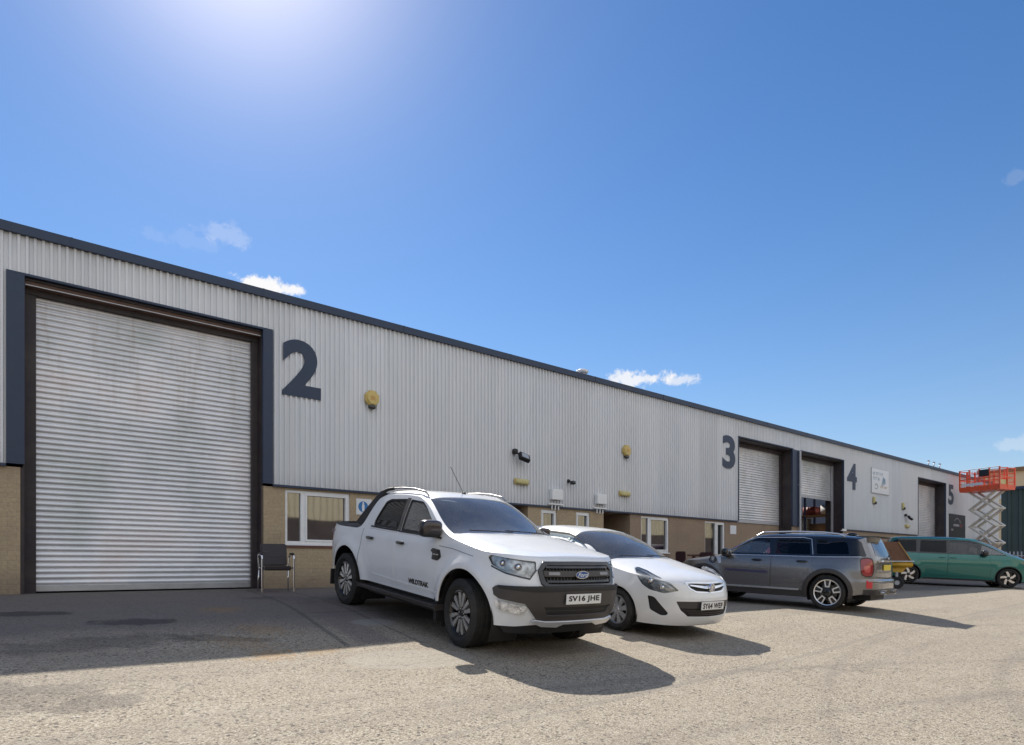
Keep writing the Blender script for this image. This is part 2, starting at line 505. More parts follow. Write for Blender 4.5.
def plate(car,txt,u0,z,M,front=True,dx=.03,parent=None,y=0,mat_='plate_white',rake=0):
    p=car.P(np.array([u0]),np.array([z]))[0]
    x=p[0]+(dx if front else -dx); sg=1 if front else -1
    Mx=frame((x,y,z),(0,sg*1.0,0),(math.sin(rake)*-sg,0,math.cos(rake)),(sg*math.cos(rake),0,math.sin(rake)))
    mb=MB(); mb.box(-.26,.26,-.056,.056,-.006,.006,M=Mx,bev=.004)
    o=mb.build('number_plate',M[mat_],car.root)
    if txt:
        t=textmesh('plate_lettering',txt,.1,M['ink'],o,None,extrude=.0006,bold=.0035,sx=1,spacing=1.08)
        c_=np.array([v.co for v in t.data.vertices]); lo=c_.min(0); hi=c_.max(0); F_=Mx@Matrix.Translation((0,0,.0075))
        for v in t.data.vertices: v.co=F_@Vector(((v.co.x-(lo[0]+hi[0])/2)/(hi[0]-lo[0])*.455,(v.co.y-(lo[1]+hi[1])/2)/(hi[1]-lo[1])*.078,v.co.z))
    return o
def mirror(car,M,x,y,z,side,shell='black_gloss',sz=1.0):
    mb=MB(); yy=side*(y+.12)
    mb.blob((x,yy,z+.02),(.085*sz,.125*sz,.085*sz),.55,18,10); o=mb.build('door_mirror',M[shell],car.root)
    lo=MB(); lo.blob((x-.005,yy,z-.035*sz),(.088*sz,.118*sz,.05*sz),.6,16,8); lo.bar((x,side*(y-.03),z-.05),(x,side*(y+.1),z-.03),.06,.05); lo.build('mirror_base',M['black'],o)
    g=MB(); g.box(x-.083*sz,x-.079*sz,yy-.1*sz,yy+.1*sz,z-.03*sz,z+.075*sz); g.build('mirror_glass',M['chrome'],o)
    return o
def handle(car,M,x,z,side,mat_='black_gloss',w=.11):
    u=float(car.U(x)); p=car.P(np.array([u]),np.array([z]))[0]; y=abs(p[1])
    mb=MB(); mb.blob((x,side*(y+.022),z),(w,.018,.022),.5,16,8)
    mb.tube((x-w*.7,side*(y-.01),z),(x-w*.7,side*(y+.02),z),.014,8); mb.tube((x+w*.7,side*(y-.01),z),(x+w*.7,side*(y+.02),z),.014,8)
    return mb.build('door_handle',M[mat_],car.root)
def strip_on(car,pts,name,M_,w=.02,off=.006,parent=None,side=1,fold=.01):
    """narrow band along (x,z) polyline on the body side"""
    P_=[np.array(p,float) for p in pts]; up=[];dn=[]
    for i,p in enumerate(P_):
        a=P_[max(0,i-1)]; b=P_[min(len(P_)-1,i+1)]; d=(b-a)/np.linalg.norm(b-a); n=np.array([-d[1],d[0]])
        up.append(p+n*w/2); dn.append(p-n*w/2)
    poly=[tuple(q) for q in up]+[tuple(q) for q in dn[::-1]]
    poly=[(float(car.U(x))*side,z) for x,z in poly]
    return car.patch(name,poly,M_,parent,off=off,skirt=fold,step=max(.03,w*.8),bstep=.04)
def arcpts(cx,cz,r,a0,a1,n=24):
    return [(cx+r*math.cos(a0+(a1-a0)*i/n),cz+r*math.sin(a0+(a1-a0)*i/n)) for i in range(n+1)]
def mirrorpoly(p): return [(-a,b) for a,b in p]
def sym(p): # right half polygon starting/ending on u=0 -> full
    return p+[(-a,b) for a,b in p[::-1] if abs(a)>1e-6]
def shut(car,xs,M_,z0,z1,side=1):
    pass
def common_top(c,paint,cowl,wtop,rear=None,roofmat=None,glass='glass',M=None,rgtop=None,rgbot=None,bonnet_name='bonnet'):
    """bonnet, windscreen (with its painted frame), roof. cowl/wtop/... = (x at centre, bow)"""
    lc=c.lineX(*cowl); lt=c.lineX(*wtop)
    lc2=c.lineX(cowl[0]-.012,cowl[1])
    o=c.tpatch(bonnet_name,c.topregion(None,lc),M[paint],skirt=.03,step=.05)
    reg=c.topregion(lc2,lt)
    cl=c.lineX(cowl[0]-.05,cowl[1]); tl=c.lineX(wtop[0]+.04,wtop[1])
    gl=c.topregion(cl,tl,inset=.055)
    c.tpatch('windscreen_frame',reg,M[paint],holes=[gl],skirt=.02,step=.05)
    g=c.tpatch('windscreen',gl,M[glass],off=-.006,skirt=0,step=.05)
    # black ceramic border as thin ring just inside
    gi=c.topregion(c.lineX(cowl[0]-.13,cowl[1]),c.lineX(wtop[0]+.075,wtop[1]),inset=.095)
    c.tpatch('windscreen_border',gl,M['black'],parent=g,holes=[gi],off=-.016,skirt=.002,step=.05)
    lt2=c.lineX(wtop[0]-.004,wtop[1])
    if rear is None:
        c.tpatch('roof',c.topregion(lt2,None),M[roofmat or paint],skirt=.02,step=.06)
    else:
        lr=c.lineX(*rear); c.tpatch('roof',c.topregion(lt2,lr),M[roofmat or paint],skirt=.02,step=.06)
    # wipers
    for y0,y1 in ((.50,-.12),(-.05,-.60)):
        mb=MB(); pts=[]
        for t in np.linspace(0,1,8):
            y=y0+(y1-y0)*t; x=lc(np.array(y))-.035-.06*t
            pts.append((float(x),y,float(c.T(np.array(x),np.array(y)))+.018))
        mb.path(pts,.007,6); mb.build('wiper',M['black'],c.root)
    return g
def side_windows(c,wins,M,glass,trim='black',ins=.012):
    holes=[]
    for w in wins:
        holes.append(w)
    return holes
def add_windows(c,wins,M,mats,trimmat='black'):
    for i,w in enumerate(wins):
        for sd in (1,-1):
            big=c.sidepoly(w,sd); 
            # inner glass slightly smaller via centroid scaling
            cx=sum(p[0] for p in w)/len(w); cz=sum(p[1] for p in w)/len(w)
            hw=max(abs(p[0]-cx) for p in w); hh=max(abs(p[1]-cz) for p in w)
            k=(1-.03/hw,1-.03/hh)
            sm=[(cx+(p[0]-cx)*k[0],cz+(p[1]-cz)*k[1]) for p in w]
            b=c.patch('window',big,M[mats[i]],off=-.014,skirt=0,step=.07)
            c.patch('window_trim',big,M[trimmat],parent=b,holes=[c.sidepoly(sm,sd)],off=-.002,skirt=.016,step=.07)
def body(c,paint,M,holes,inner_holes,step=.05):
    o=c.outline()
    b=c.patch('body',o,M[paint],holes=holes,skirt=.015,step=step)
    c.patch('inner_shell',o,M['black'],holes=inner_holes,off=-.05,skirt=0,step=.08)
    return b
def emblem(c,z,M,kind,u=0,dx=.03):
    p=c.P(np.array([u]),np.array([z]))[0]; 
    Mx=frame((p[0]+dx,0,z),(0,1,0),(0,0,1),(1,0,0))
    mb=MB()
    if kind=='oval':
        n=40
        def ell(a,b,z0,z1,mb):
            vs=[(a*math.cos(2*math.pi*i/n),b*math.sin(2*math.pi*i/n),z0) for i in range(n)]+[(a*math.cos(2*math.pi*i/n),b*math.sin(2*math.pi*i/n),z1) for i in range(n)]
            mb.add(vs,[tuple(range(n)),tuple(range(n,2*n))]+[(i,(i+1)%n,n+(i+1)%n,n+i) for i in range(n)],False,Mx)
        ell(.098,.043,-.02,.004,mb); o=mb.build('grille_badge',M['chrome'],c.root)
        m2=MB(); ell(.090,.036,.0,.007,m2); m2.build('badge_field',M['badge_blue'],o)
        textmesh('badge_lettering','Ford',.066,M['sign_white'],o,Mx@Matrix.Translation((0,-.002,.008)),extrude=.001,bold=.001,shear=.35,sx=1.15)
    else:
        n=40; r=.058
        mb.add(*ringmesh(r,r-.009,-.01,.012,n),True,Mx)
        o=mb.build('grille_badge',M['chrome'],c.root)
        m2=MB()
        g=[(-.036,-.030),(-.012,-.038),(.004,-.046),(.012,-.020),(.034,-.012),(.020,.004),(.040,.022),(.012,.024),(.006,.044),(-.010,.030),(-.028,.034),(-.018,.010),(-.040,.004),(-.016,-.008)]
        m2.add([(a,b,.0) for a,b in g]+[(a,b,.012) for a,b in g],[tuple(range(len(g))),tuple(range(len(g),2*len(g)))]+[(i,(i+1)%len(g),len(g)+(i+1)%len(g),len(g)+i) for i in range(len(g))],False,Mx)
        m2.build('badge_figure',M['chrome'],o)
    return o
def ringmesh(r1,r2,z0,z1,n):
    vs=[]
    for r,z in ((r2,z0),(r2,z1),(r1,z1),(r1,z0)):
        vs+=[(r*math.cos(2*math.pi*i/n),r*math.sin(2*math.pi*i/n),z) for i in range(n)]
    fs=[]
    for k in range(4):
        k2=(k+1)%4
        for i in range(n):
            j=(i+1)%n; fs.append((k*n+i,k*n+j,k2*n+j,k2*n+i))
    return vs,fs
def headlight(c,poly,M,sd,name='headlight',proj=None,base='lamp_chrome',depth=.07,border='black'):
    p=[(a*sd,b) for a,b in poly]; pr=rpoly(p,.02)
    base_o=c.patch(name,pr,M[base],off=-depth,skirt=0,step=.03)
    if depth>.02:
        # side walls of the lamp bowl
        pass
    c.patch('lamp_lens',pr,M['lens'],parent=base_o,off=-.004,skirt=.004,step=.04)
    for (u,z,r) in (proj or []):
        q=c.P(np.array([u*sd]),np.array([z]))[0]; e=1e-3
        du=c.P(np.array([u*sd+e]),np.array([z]))[0]-q; dz=c.P(np.array([u*sd]),np.array([z+e]))[0]-q
        n=np.cross(du,dz); n/=np.linalg.norm(n)
        if np.dot(n,q-np.array([-1.3,0,.7]))<0: n=-n
        nv=Vector(n); qq=Vector(q)-nv*.035; 
        d=(nv*.5+Vector((1,0,0))*.5).normalized() if q[0]>-1 else nv
        mb=MB(); mb.tube(qq-d*.04,qq+d*.012,r,20); mb.build('lamp_bowl',M['black_gloss'],base_o)
        m2=MB(); m2.blob(tuple(qq+d*.012),(r*.78,)*3,1,16,10); m2.build('lamp_projector',M['chrome'],base_o)
        m3=MB(); mm=frame(tuple(qq+d*.014),*[tuple(v) for v in basis(d)]); m3.add(*ringmesh(r*1.05,r*.86,-.004,.008,24),True,mm); m3.build('lamp_ring',M['chrome'],base_o)
    return base_o
def basis(d):
    d=d.normalized(); e1=d.cross(Vector((0,0,1))).normalized(); e2=d.cross(e1); return e1,e2,d
def wrapstrip(c,z,h,u0,u1,name,M_,off,step=.04,parent=None,skirt=.03):
    poly=[(u0,z-h/2),(u1,z-h/2),(u1,z+h/2),(u0,z+h/2)]
    return c.patch(name,poly,M_,parent,off=off,skirt=skirt,step=step)
# ------------------------------------------------------------------ pickup
def make_pickup(M):
    c=Car('pickup_truck','white double cab pickup truck with dark grille and bumper, parked nose out nearest the camera','pickup truck',
      3.24,.905,[(.97,0),(.96,.26),(.91,.52),(.80,.70),(.62,.82),(.36,.888),(0,.905),(-1,.905),(-2.4,.905),(-3.24,.905),(-3.75,.89),(-4.00,.83),(-4.07,.7),(-4.08,.3),(-4.08,0)],
      front=[(.2,-.16),(.4,-.05),(.6,.02),(.78,.03),(.9,-.01),(1.02,-.05),(1.1,-.09),(1.2,-.25)],
      rear=[(.2,.08),(.5,0),(1.1,0),(1.3,.03)],
      side=[(.3,.955),(.48,.972),(.62,.985),(.80,.998),(.88,1.0),(.98,.992),(1.10,.978),(1.18,.955),(1.24,.93),(1.45,.865),(1.62,.80),(1.75,.745),(1.9,.66)],
      prof=[(1.2,.4),(1.01,.90),(.95,1.03),(.90,1.115),(.81,1.150),(.45,1.212),(.05,1.272),(-.14,1.300),(-.23,1.315),(-1.22,1.745),(-1.45,1.797),(-2.0,1.815),(-2.40,1.797),(-2.60,1.735),(-2.94,1.30),(-3.06,1.272),(-4.3,1.265)],
      bow=[(1,.13),(.3,.16),(-.3,.2),(-.7,.24),(-1.3,.2),(-1.9,0),(-4,0)],
      crown=.022,zbot=[(.9,.40),(.75,.37),(.5,.36),(.47,.37),(-.46,.46),(-.6,.47),(-2.6,.47),(-2.8,.46),(-3.7,.5),(-4.1,.55)],
      wr=.395,arch=.525,flare=.045,edge=.035)
    Rw=c.sidepoly
    wins=[[(-.68,1.235),(-1.20,1.58),(-1.34,1.65),(-1.68,1.672),(-1.695,1.245)],
          [(-1.78,1.25),(-1.78,1.675),(-2.26,1.66),(-2.38,1.62),(-2.54,1.33),(-2.53,1.265)]]
    doors=[[(-.70,.52,.05),(-.62,.80),(-.60,1.205,.01),(-1.735,1.215,.01),(-1.745,.52,.05)],
           [(-1.755,.52,.05),(-1.745,1.215,.01),(-2.665,1.225,.01),(-2.66,.92,.12),(-2.50,.70,.10),(-2.44,.52,.06)]]
    grille=sym([(0,1.045),(.455,1.043),(.51,.985),(.485,.875),(.445,.845),(0,.845)])
    hl=[(.56,1.085),(.85,1.100),(1.14,1.118),(1.19,1.095),(1.12,1.015),(.92,.955),(.64,.910),(.57,.99)]
    fog=[(.68,.61),(1.02,.645),(1.03,.61),(.98,.55),(.72,.515)]
    intake=sym([(0,.61),(.50,.61),(.45,.52),(0,.52)])
    holes=[]; inner=[]
    for w in wins:
        for sd in(1,-1): holes.append(Rw(w,sd)); inner.append(Rw(w,sd))
    for d in doors:
        for sd in(1,-1): holes.append(c.sidepoly([(p[0],p[1]) for p in d],sd,.04))
    hl_r=rpoly(hl,.02)
    for sd in(1,-1): holes.append([(a*sd,b) for a,b in hl_r])
    holes.append(grille)
    body(c,'white_paint',M,holes,inner)
    for nm,d in zip(('front_door','rear_door'),doors):
        for sd in(1,-1):
            cx=sum(p[0] for p in d)/len(d); cz=sum(p[1] for p in d)/len(d)
            sm=[(cx+(p[0]-cx)*.990,cz+(p[1]-cz)*.988) for p in d]
            c.patch('door',c.sidepoly(sm,sd,.04),M['white_paint'],skirt=.015,step=.05)
    add_windows(c,wins,M,['glass','glass_dark'])
    common_top(c,'white_paint',(-.22,.20),(-1.25,.12),rear=(-2.62,0),M=M,roofmat='white_paint')
    # bonnet creases
    # cab back and bed
    l1=c.lineX(-2.63,0); l2=c.lineX(-2.95,0); reg=c.topregion(l1,l2); gl=c.topregion(c.lineX(-2.65,0),c.lineX(-2.90,0),inset=.12)
    c.tpatch('cab_back',reg,M['white_paint'],holes=[gl],skirt=.02,step=.05); c.tpatch('rear_window',gl,M['glass_dark'],off=-.005,skirt=0,step=.06)
    l3=c.lineX(-2.955,0); reg=c.topregion(l3,None); inn=[(-2.99,-.70),(-2.99,.70),(-4.02,.70),(-4.02,-.70)]
    c.tpatch('bed_rail',reg,M['black'],holes=[inn],skirt=.008,step=.06,off=.004)
    c.tpatch('bed_cover',inn,M['black'],off=-.02,skirt=0,step=.06)
    # styling bar behind the cab
    for sd in(1,-1):
        s_=c.patch('styling_bar',c.sidepoly([(-2.56,1.765),(-2.68,1.765),(-3.14,1.29),(-3.10,1.268),(-2.90,1.268)],sd,.02),M['black'],off=.004,skirt=.07,step=.06)
    # bumper wing
    wing=sym([(0,.815),(.60,.80),(1.02,.80),(1.06,.77),(1.04,.70),(.98,.665),(.70,.635),(.64,.56),(.56,.47),(.46,.45),(0,.45)])
    b=c.patch('front_bumper',wing,M['bumper_grey'],holes=[intake],off=.028,skirt=.045,step=.04)
    c.patch('bumper_top',sym([(0,.835),(.55,.825),(1.00,.808),(.99,.775),(.6,.765),(0,.785)]),M['black'],parent=b,off=.032,skirt=.02,step=.04)
    c.patch('lower_intake',intake,M['black'],parent=b,off=.006,skirt=0,step=.05)
    for z in (.565,): wrapstrip(c,z,.007,-.47,.47,'intake_bar',M['seam'],.012,parent=b,skirt=.01)
    c.patch('skid_plate',sym([(0,.460),(.46,.460),(.58,.475),(.62,.455),(.50,.405),(.30,.395),(.22,.428),(0,.428)]),M['silver'],off=.050,skirt=.03,step=.04)
    c.patch('bumper_underside',sym([(0,.43),(.5,.42),(.95,.40),(1.0,.36),(.9,.28),(0,.27)]),M['black'],off=-.035,skirt=.03,step=.05)
    # grille
    so=sym([(0,1.082),(.49,1.078),(.555,.99),(.53,.85),(.48,.815),(0,.815)])
    g=c.patch('grille',so,M['black_gloss'],holes=[grille],off=.03,skirt=.05,step=.04)
    c.patch('grille_mesh',grille,M['black'],parent=g,off=-.03,skirt=0,step=.05)
    for z in (1.025,.875): wrapstrip(c,z,.022,-.46,.46,'grille_bar',M['black_gloss'],.022,parent=g)
    c.patch('grille_bar',sym([(0,.985),(.50,.985),(.49,.925),(0,.925)]),M['bumper_grey'],parent=g,off=.028,skirt=.03,step=.04)
    for k in range(-10,11): c.patch('grille_bar',[(k*.045-.003,.86),(k*.045+.003,.86),(k*.045+.003,1.035),(k*.045-.003,1.035)],M['black_gloss'],parent=g,off=.0,skirt=.01,step=.05)
    for sd in (1,-1):
        c.patch('grille_accent',[(sd*.30,.972),(sd*.44,.972),(sd*.44,.940),(sd*.30,.940)],M['silver_dark'],parent=g,off=.033,skirt=.006,step=.03)
    emblem(c,.955,M,'oval',dx=.045)
    for sd in(1,-1):
        headlight(c,hl,M,sd,proj=[(.98,1.045,.036),(.78,1.02,.038)],depth=.035)
        c.patch('headlight_trim',[(a*sd,b) for a,b in rpoly([(.57,1.0),(.645,.908),(.92,.952),(1.12,1.010),(1.12,.992),(.92,.933),(.645,.888),(.555,1.0)],.004)],M['black_gloss'],off=.002,skirt=.01,step=.03)
        f=headlight(c,fog,M,sd,name='fog_lamp',base='lamp_chrome',depth=-.03)
        for k in range(5):
            u=.76+k*.045; q=c.P(np.array([u*sd]),np.array([.575]))[0]; mb=MB(); mb.blob((q[0]+.03,q[1],.575),(.012,.016,.02),.7,10,8); mb.build('led',M['chrome'],f)
    plate(c,'SV16 JHE',0,.695,M,dx=.045)
    # flank
    for sd in(1,-1):
        for x in(-1.58,-2.50): handle(c,M,x,1.09,sd,w=.10)
        mirror(c,M,-.70,.85 if sd<0 else .70,1.32,sd,shell='mirror_dark',sz=1.12 if sd<0 else .7)
        # side step
        mb=MB(); mb.box(-2.72,-.50,sd*(.80),sd*(.955),.375,.415,bev=.015)
        for x in(-.8,-1.6,-2.4): mb.bar((x,sd*.6,.42),(x,sd*.86,.39),.05,.03)
        mb.build('side_step',M['bumper_grey'],c.root)
        c.patch('fender_vent',c.sidepoly([(-.53,1.0),(-.58,1.085),(-.75,1.09),(-.79,1.055),(-.73,1.035),(-.74,.955),(-.60,.95)],sd,.02),M['black_gloss'],off=.010,skirt=.012,step=.03)
        strip_on(c,[(-.60,1.02),(-.70,1.02)],'vent_bar',M['chrome'],.014,.02,side=sd)
        strip_on(c,[(-.62,1.222),(-1.3,1.232),(-1.735,1.235)],'belt_moulding',M['black'],.022,.006,side=sd)
        strip_on(c,[(-1.745,1.238),(-2.2,1.245),(-2.60,1.255)],'belt_moulding',M['black'],.022,.006,side=sd)
        strip_on(c,[(-.62,.56),(-1.6,.57),(-2.4,.59)],'sill_crease',M['white_paint'],.02,.006,side=sd)
        # pillars between the glass
        c.patch('door_pillar',c.sidepoly([(-1.695,1.245),(-1.685,1.685),(-1.78,1.69),(-1.78,1.25)],sd,.01),M['black_gloss'],off=.003,skirt=.01,step=.05)
        # bonnet side crease and bed seam
        strip_on(c,[(-2.80,.70),(-2.80,1.21)],'bed_seam',M['black'],.008,.001,side=sd)
        strip_on(c,[(.14,1.075),(-.30,1.12),(-.62,1.13)],'bonnet_seam',M['seam'],.006,.001,side=sd)
        # rails
        mb=MB(); pts=[(-1.36,sd*.63,1.735),(-1.46,sd*.63,1.785),(-1.75,sd*.63,1.817),(-2.1,sd*.63,1.822),(-2.35,sd*.63,1.812)]
        mb.path(pts,.014,10); mb.build('roof_rail',M['silver_dark'],c.root)
        mb=MB(); mb.path([(-2.35,sd*.63,1.810),(-2.5,sd*.64,1.795),(-2.66,sd*.66,1.75)],.024,10); mb.build('rail_end',M['black'],c.root)
        c.patch('tail_lamp',c.sidepoly([(-4.00,.80),(-4.00,1.16),(-4.09,1.16),(-4.09,.80)],sd,.01),M['red_lens'],off=.008,skirt=.015,step=.03)
        mb=MB(); mb.box(-.60,-.54,sd*.62,sd*.92,.22,.50); mb.build('mud_flap',M['black'],c.root)
        mb=MB(); mb.box(-3.83,-3.79,sd*.62,sd*.92,.26,.50); mb.build('mud_flap',M['black'],c.root)
        # lettering
        def side_text(txt,x,z,size,mt,name,bold=.002,sx=1.0,shear=0):
            u=float(c.U(x)); p=c.P(np.array([u*(1 if sd<0 else -1)]),np.array([z]))[0]
            p=c.P(np.array([u*(-sd)]),np.array([z]))[0]
            ex=(-sd,0,0) if sd>0 else (1,0,0)
            Mx=frame((p[0],p[1]+sd*.006,z),ex,(0,0,1),(0,sd,0))
            textmesh(name,txt,size,M[mt],c.root,Mx,extrude=.001,bold=bold,sx=sx,shear=shear)
        side_text('WILDTRAK',-1.06,.62,.086,'ink','door_lettering',bold=.003,sx=1.15)
        side_text('4x4',-3.92,1.10,.10,'decal_grey','bed_lettering',bold=.003,sx=1.1)
    mb=MB(); mb.path([(-1.42,-.05,1.79),(-1.75,-.08,2.16)],.004,6); mb.blob((-1.42,-.05,1.80),(.04,.022,.018),.8); mb.build('aerial',M['black'],c.root)
    # rear bumper
    mb=MB(); mb.box(-4.13,-4.00,-.76,.76,.50,.70,bev=.03); mb.build('rear_bumper',M['bumper_grey'],c.root)
    floorpan(c,M,.30,.55); arches(c,M)
    interior(c,M,[(-1.55,-.38),(-1.55,.38),(-2.3,-.38),(-2.3,.38)],(-.80,1.20,.74),(-1.08,-.40,1.16),zf=.62)
    st=dict(kind='twin',n=6,nuts=True,rimmat='black_gloss',a0=.52)
    for x in(0,-c.wb):
        for sd in(1,-1): wheel(c,x-(.05 if x==0 else .07),sd,.398,.305,.258,st,M,steer=R(-5) if x==0 else 0,out=.035)
    return c
# ------------------------------------------------------------------ small white hatchback
def make_hatch(M,paint='white_paint2',label='',detail=True,name='hatchback_car',lift=0,plate_txt='SY64 WEF',wheelkind='cap'):
    c=Car(name,label,'car',
      2.64,.85,[(1.0,0),(.985,.25),(.93,.48),(.80,.66),(.57,.78),(.33,.83),(0,.845),(-1.2,.85),(-2.3,.85),(-2.75,.81),(-3.02,.68),(-3.12,.4),(-3.14,0)],
      front=[(.15,-.12),(.25,-.04),(.4,.0),(.56,.0),(.66,-.03),(.76,-.07),(.86,-.13),(.98,-.27)],
      rear=[(.2,.05),(.45,0),(.7,.02),(.9,.1),(1.1,.24),(1.3,.42),(1.45,.55)],
      side=[(.2,.93),(.32,.96),(.5,.985),(.68,1.0),(.85,.985),(.95,.955),(1.05,.91),(1.25,.80),(1.38,.70),(1.5,.6)],
      prof=[(1.18,.3),(1.02,.68),(.92,.810),(.80,.868),(.62,.915),(.3,.975),(.08,1.02),(-.02,1.04),(-.55,1.255),(-1.02,1.385),(-1.4,1.42),(-1.8,1.425),(-2.3,1.39),(-2.7,1.32),(-2.85,1.2),(-3.2,.9),(-3.5,.6)],
      bow=[(1,.28),(.4,.3),(-.3,.36),(-.8,.3),(-1.3,.2),(-1.9,0),(-3,-.1)],
      crown=.03,zbot=[(.9,.20),(.4,.19),(0,.2),(-.5,.19),(-2.2,.19),(-2.6,.22),(-3.2,.28)],
      wr=.305,arch=.352,flare=.022,edge=.045)
    Rw=c.sidepoly
    wins=[[(-.50,.995),(-1.02,1.26),(-1.28,1.32),(-1.80,1.33),(-1.86,1.01)],
          [(-1.93,1.005),(-1.88,1.315),(-2.15,1.30),(-2.42,1.22),(-2.52,1.10),(-2.40,1.03)]]
    qwin=[(-.62,.955),(-.76,.965),(-1.08,1.14)]
    door=[(-.50,.27,.05),(-.46,.6),(-.50,.935,.02),(-1.85,.975,.01),(-1.95,.5),(-1.82,.27,.05)]
    hl=[(.58,.685),(.68,.765),(.84,.850),(1.06,.925),(1.26,.960),(1.32,.940),(1.22,.82),(1.12,.72),(1.0,.665),(.80,.635)]
    grille=sym([(0,.775),(.28,.785),(.44,.785),(.40,.725),(.30,.685),(0,.670)])
    fog=[(1.04,.585),(.94,.575),(.74,.37),(.76,.335),(.84,.325),(1.0,.39)]
    low=sym([(0,.545),(.50,.545),(.64,.540),(.57,.42),(.45,.335),(0,.325)])
    holes=[];inner=[]
    for w in wins:
        for sd in(1,-1): holes.append(Rw(w,sd)); inner.append(Rw(w,sd))
    for sd in(1,-1): holes.append(c.sidepoly([(p[0],p[1]) for p in door],sd,.04)); holes.append([(a*sd,b) for a,b in rpoly(hl,.02)]); holes.append([(a*sd,b) for a,b in rpoly(fog,.03)])
    holes+=[rpoly(grille,.02),rpoly(low,.02)]
    body(c,paint,M,holes,inner)
    cx=sum(p[0] for p in door)/len(door); cz=sum(p[1] for p in door)/len(door)
    for sd in(1,-1): c.patch('door',c.sidepoly([(cx+(p[0]-cx)*.992,cz+(p[1]-cz)*.987) for p in door],sd,.04),M[paint],skirt=.015,step=.05)
    add_windows(c,wins,M,['glass','glass_dark'])
    common_top(c,paint,(-.01,.32),(-1.10,.16),rear=None,M=M)
    g=c.patch('grille',rpoly(grille,.02),M['black'],off=-.02,skirt=0,step=.04)
    c.patch('grille_surround',rpoly(sym([(0,.798),(.30,.806),(.48,.800),(.42,.715),(.31,.666),(0,.652)]),.02),M['chrome'],parent=g,holes=[rpoly(sym([(0,.780),(.29,.790),(.445,.785),(.40,.725),(.30,.682),(0,.667)]),.02)],off=.004,skirt=.02,step=.04)
    wing=sym([(0,.755),(.12,.745),(.40,.765),(.41,.750),(.12,.712),(0,.705)])
    c.patch('grille_bar',wing,M['chrome'],parent=g,off=.02,skirt=.02,step=.03)
    emblem(c,.730,M,'round',dx=.035)
    for sd in(1,-1):
        headlight(c,hl,M,sd,proj=[(1.0,.79,.045),(.82,.715,.040)],depth=.03,base='lamp_dark')
        c.patch('lamp_chrome_strip',[(a*sd,b) for a,b in rpoly([(.64,.705),(.86,.835),(1.07,.905),(1.26,.945),(1.26,.930),(1.07,.885),(.88,.81),(.68,.70)],.004)],M['lamp_chrome'],off=-.018,skirt=.01,step=.03)
        c.patch('fog_recess',[(a*sd,b) for a,b in rpoly(fog,.03)],M['black'],off=-.03,skirt=0,step=.04)
    lo=c.patch('lower_grille',rpoly(low,.02),M['black'],off=-.03,skirt=0,step=.05)
    for z in (.355,.385,.415): wrapstrip(c,z,.01,-.42-(z-.355),.42+(z-.355),'lower_grille_bar',M['bumper_grey'],-.005,parent=lo,skirt=.01)
    c.patch('plate_panel',sym([(0,.545),(.50,.545),(.63,.537),(.59,.45),(0,.45)]),M['bumper_grey'],parent=lo,off=-.004,skirt=.02,step=.04)
    plate(c,plate_txt,0,.487,M,dx=.02)
    for sd in(1,-1):
        handle(c,M,-1.72,.86,sd,paint,w=.09); mirror(c,M,-.62,.74 if sd<0 else .62,.99,sd,shell=paint if not detail else 'black_gloss',sz=.85 if sd<0 else .6)
        strip_on(c,[(-.52,.955),(-1.2,.972),(-1.86,.985)],'belt_moulding',M['black'],.02,.006,side=sd)
        if detail: strip_on(c,[(-.55,.52),(-1.2,.55),(-1.9,.60)],'rubbing_strip',M[paint],.03,.006,side=sd)
        c.patch('tail_lamp',c.sidepoly([(-2.78,.80),(-2.62,1.12),(-2.74,1.16),(-2.95,.82)],sd,.02),M['red_lens'],off=.006,skirt=.012,step=.03)
    floorpan(c,M,.18,.4); arches(c,M,.36)
    interior(c,M,[(-1.35,-.34),(-1.35,.34),(-2.1,-.34),(-2.1,.34)],(-.45,.95,.66),(-.75,-.34,.93),zf=.40)
    st=dict(kind=wheelkind,n=8,rimmat='silver_dark')
    for x in(0,-c.wb):
        for sd in(1,-1): wheel(c,x,sd,.305,.19,.200,st,M,steer=R(-5) if x==0 else 0)
    return c
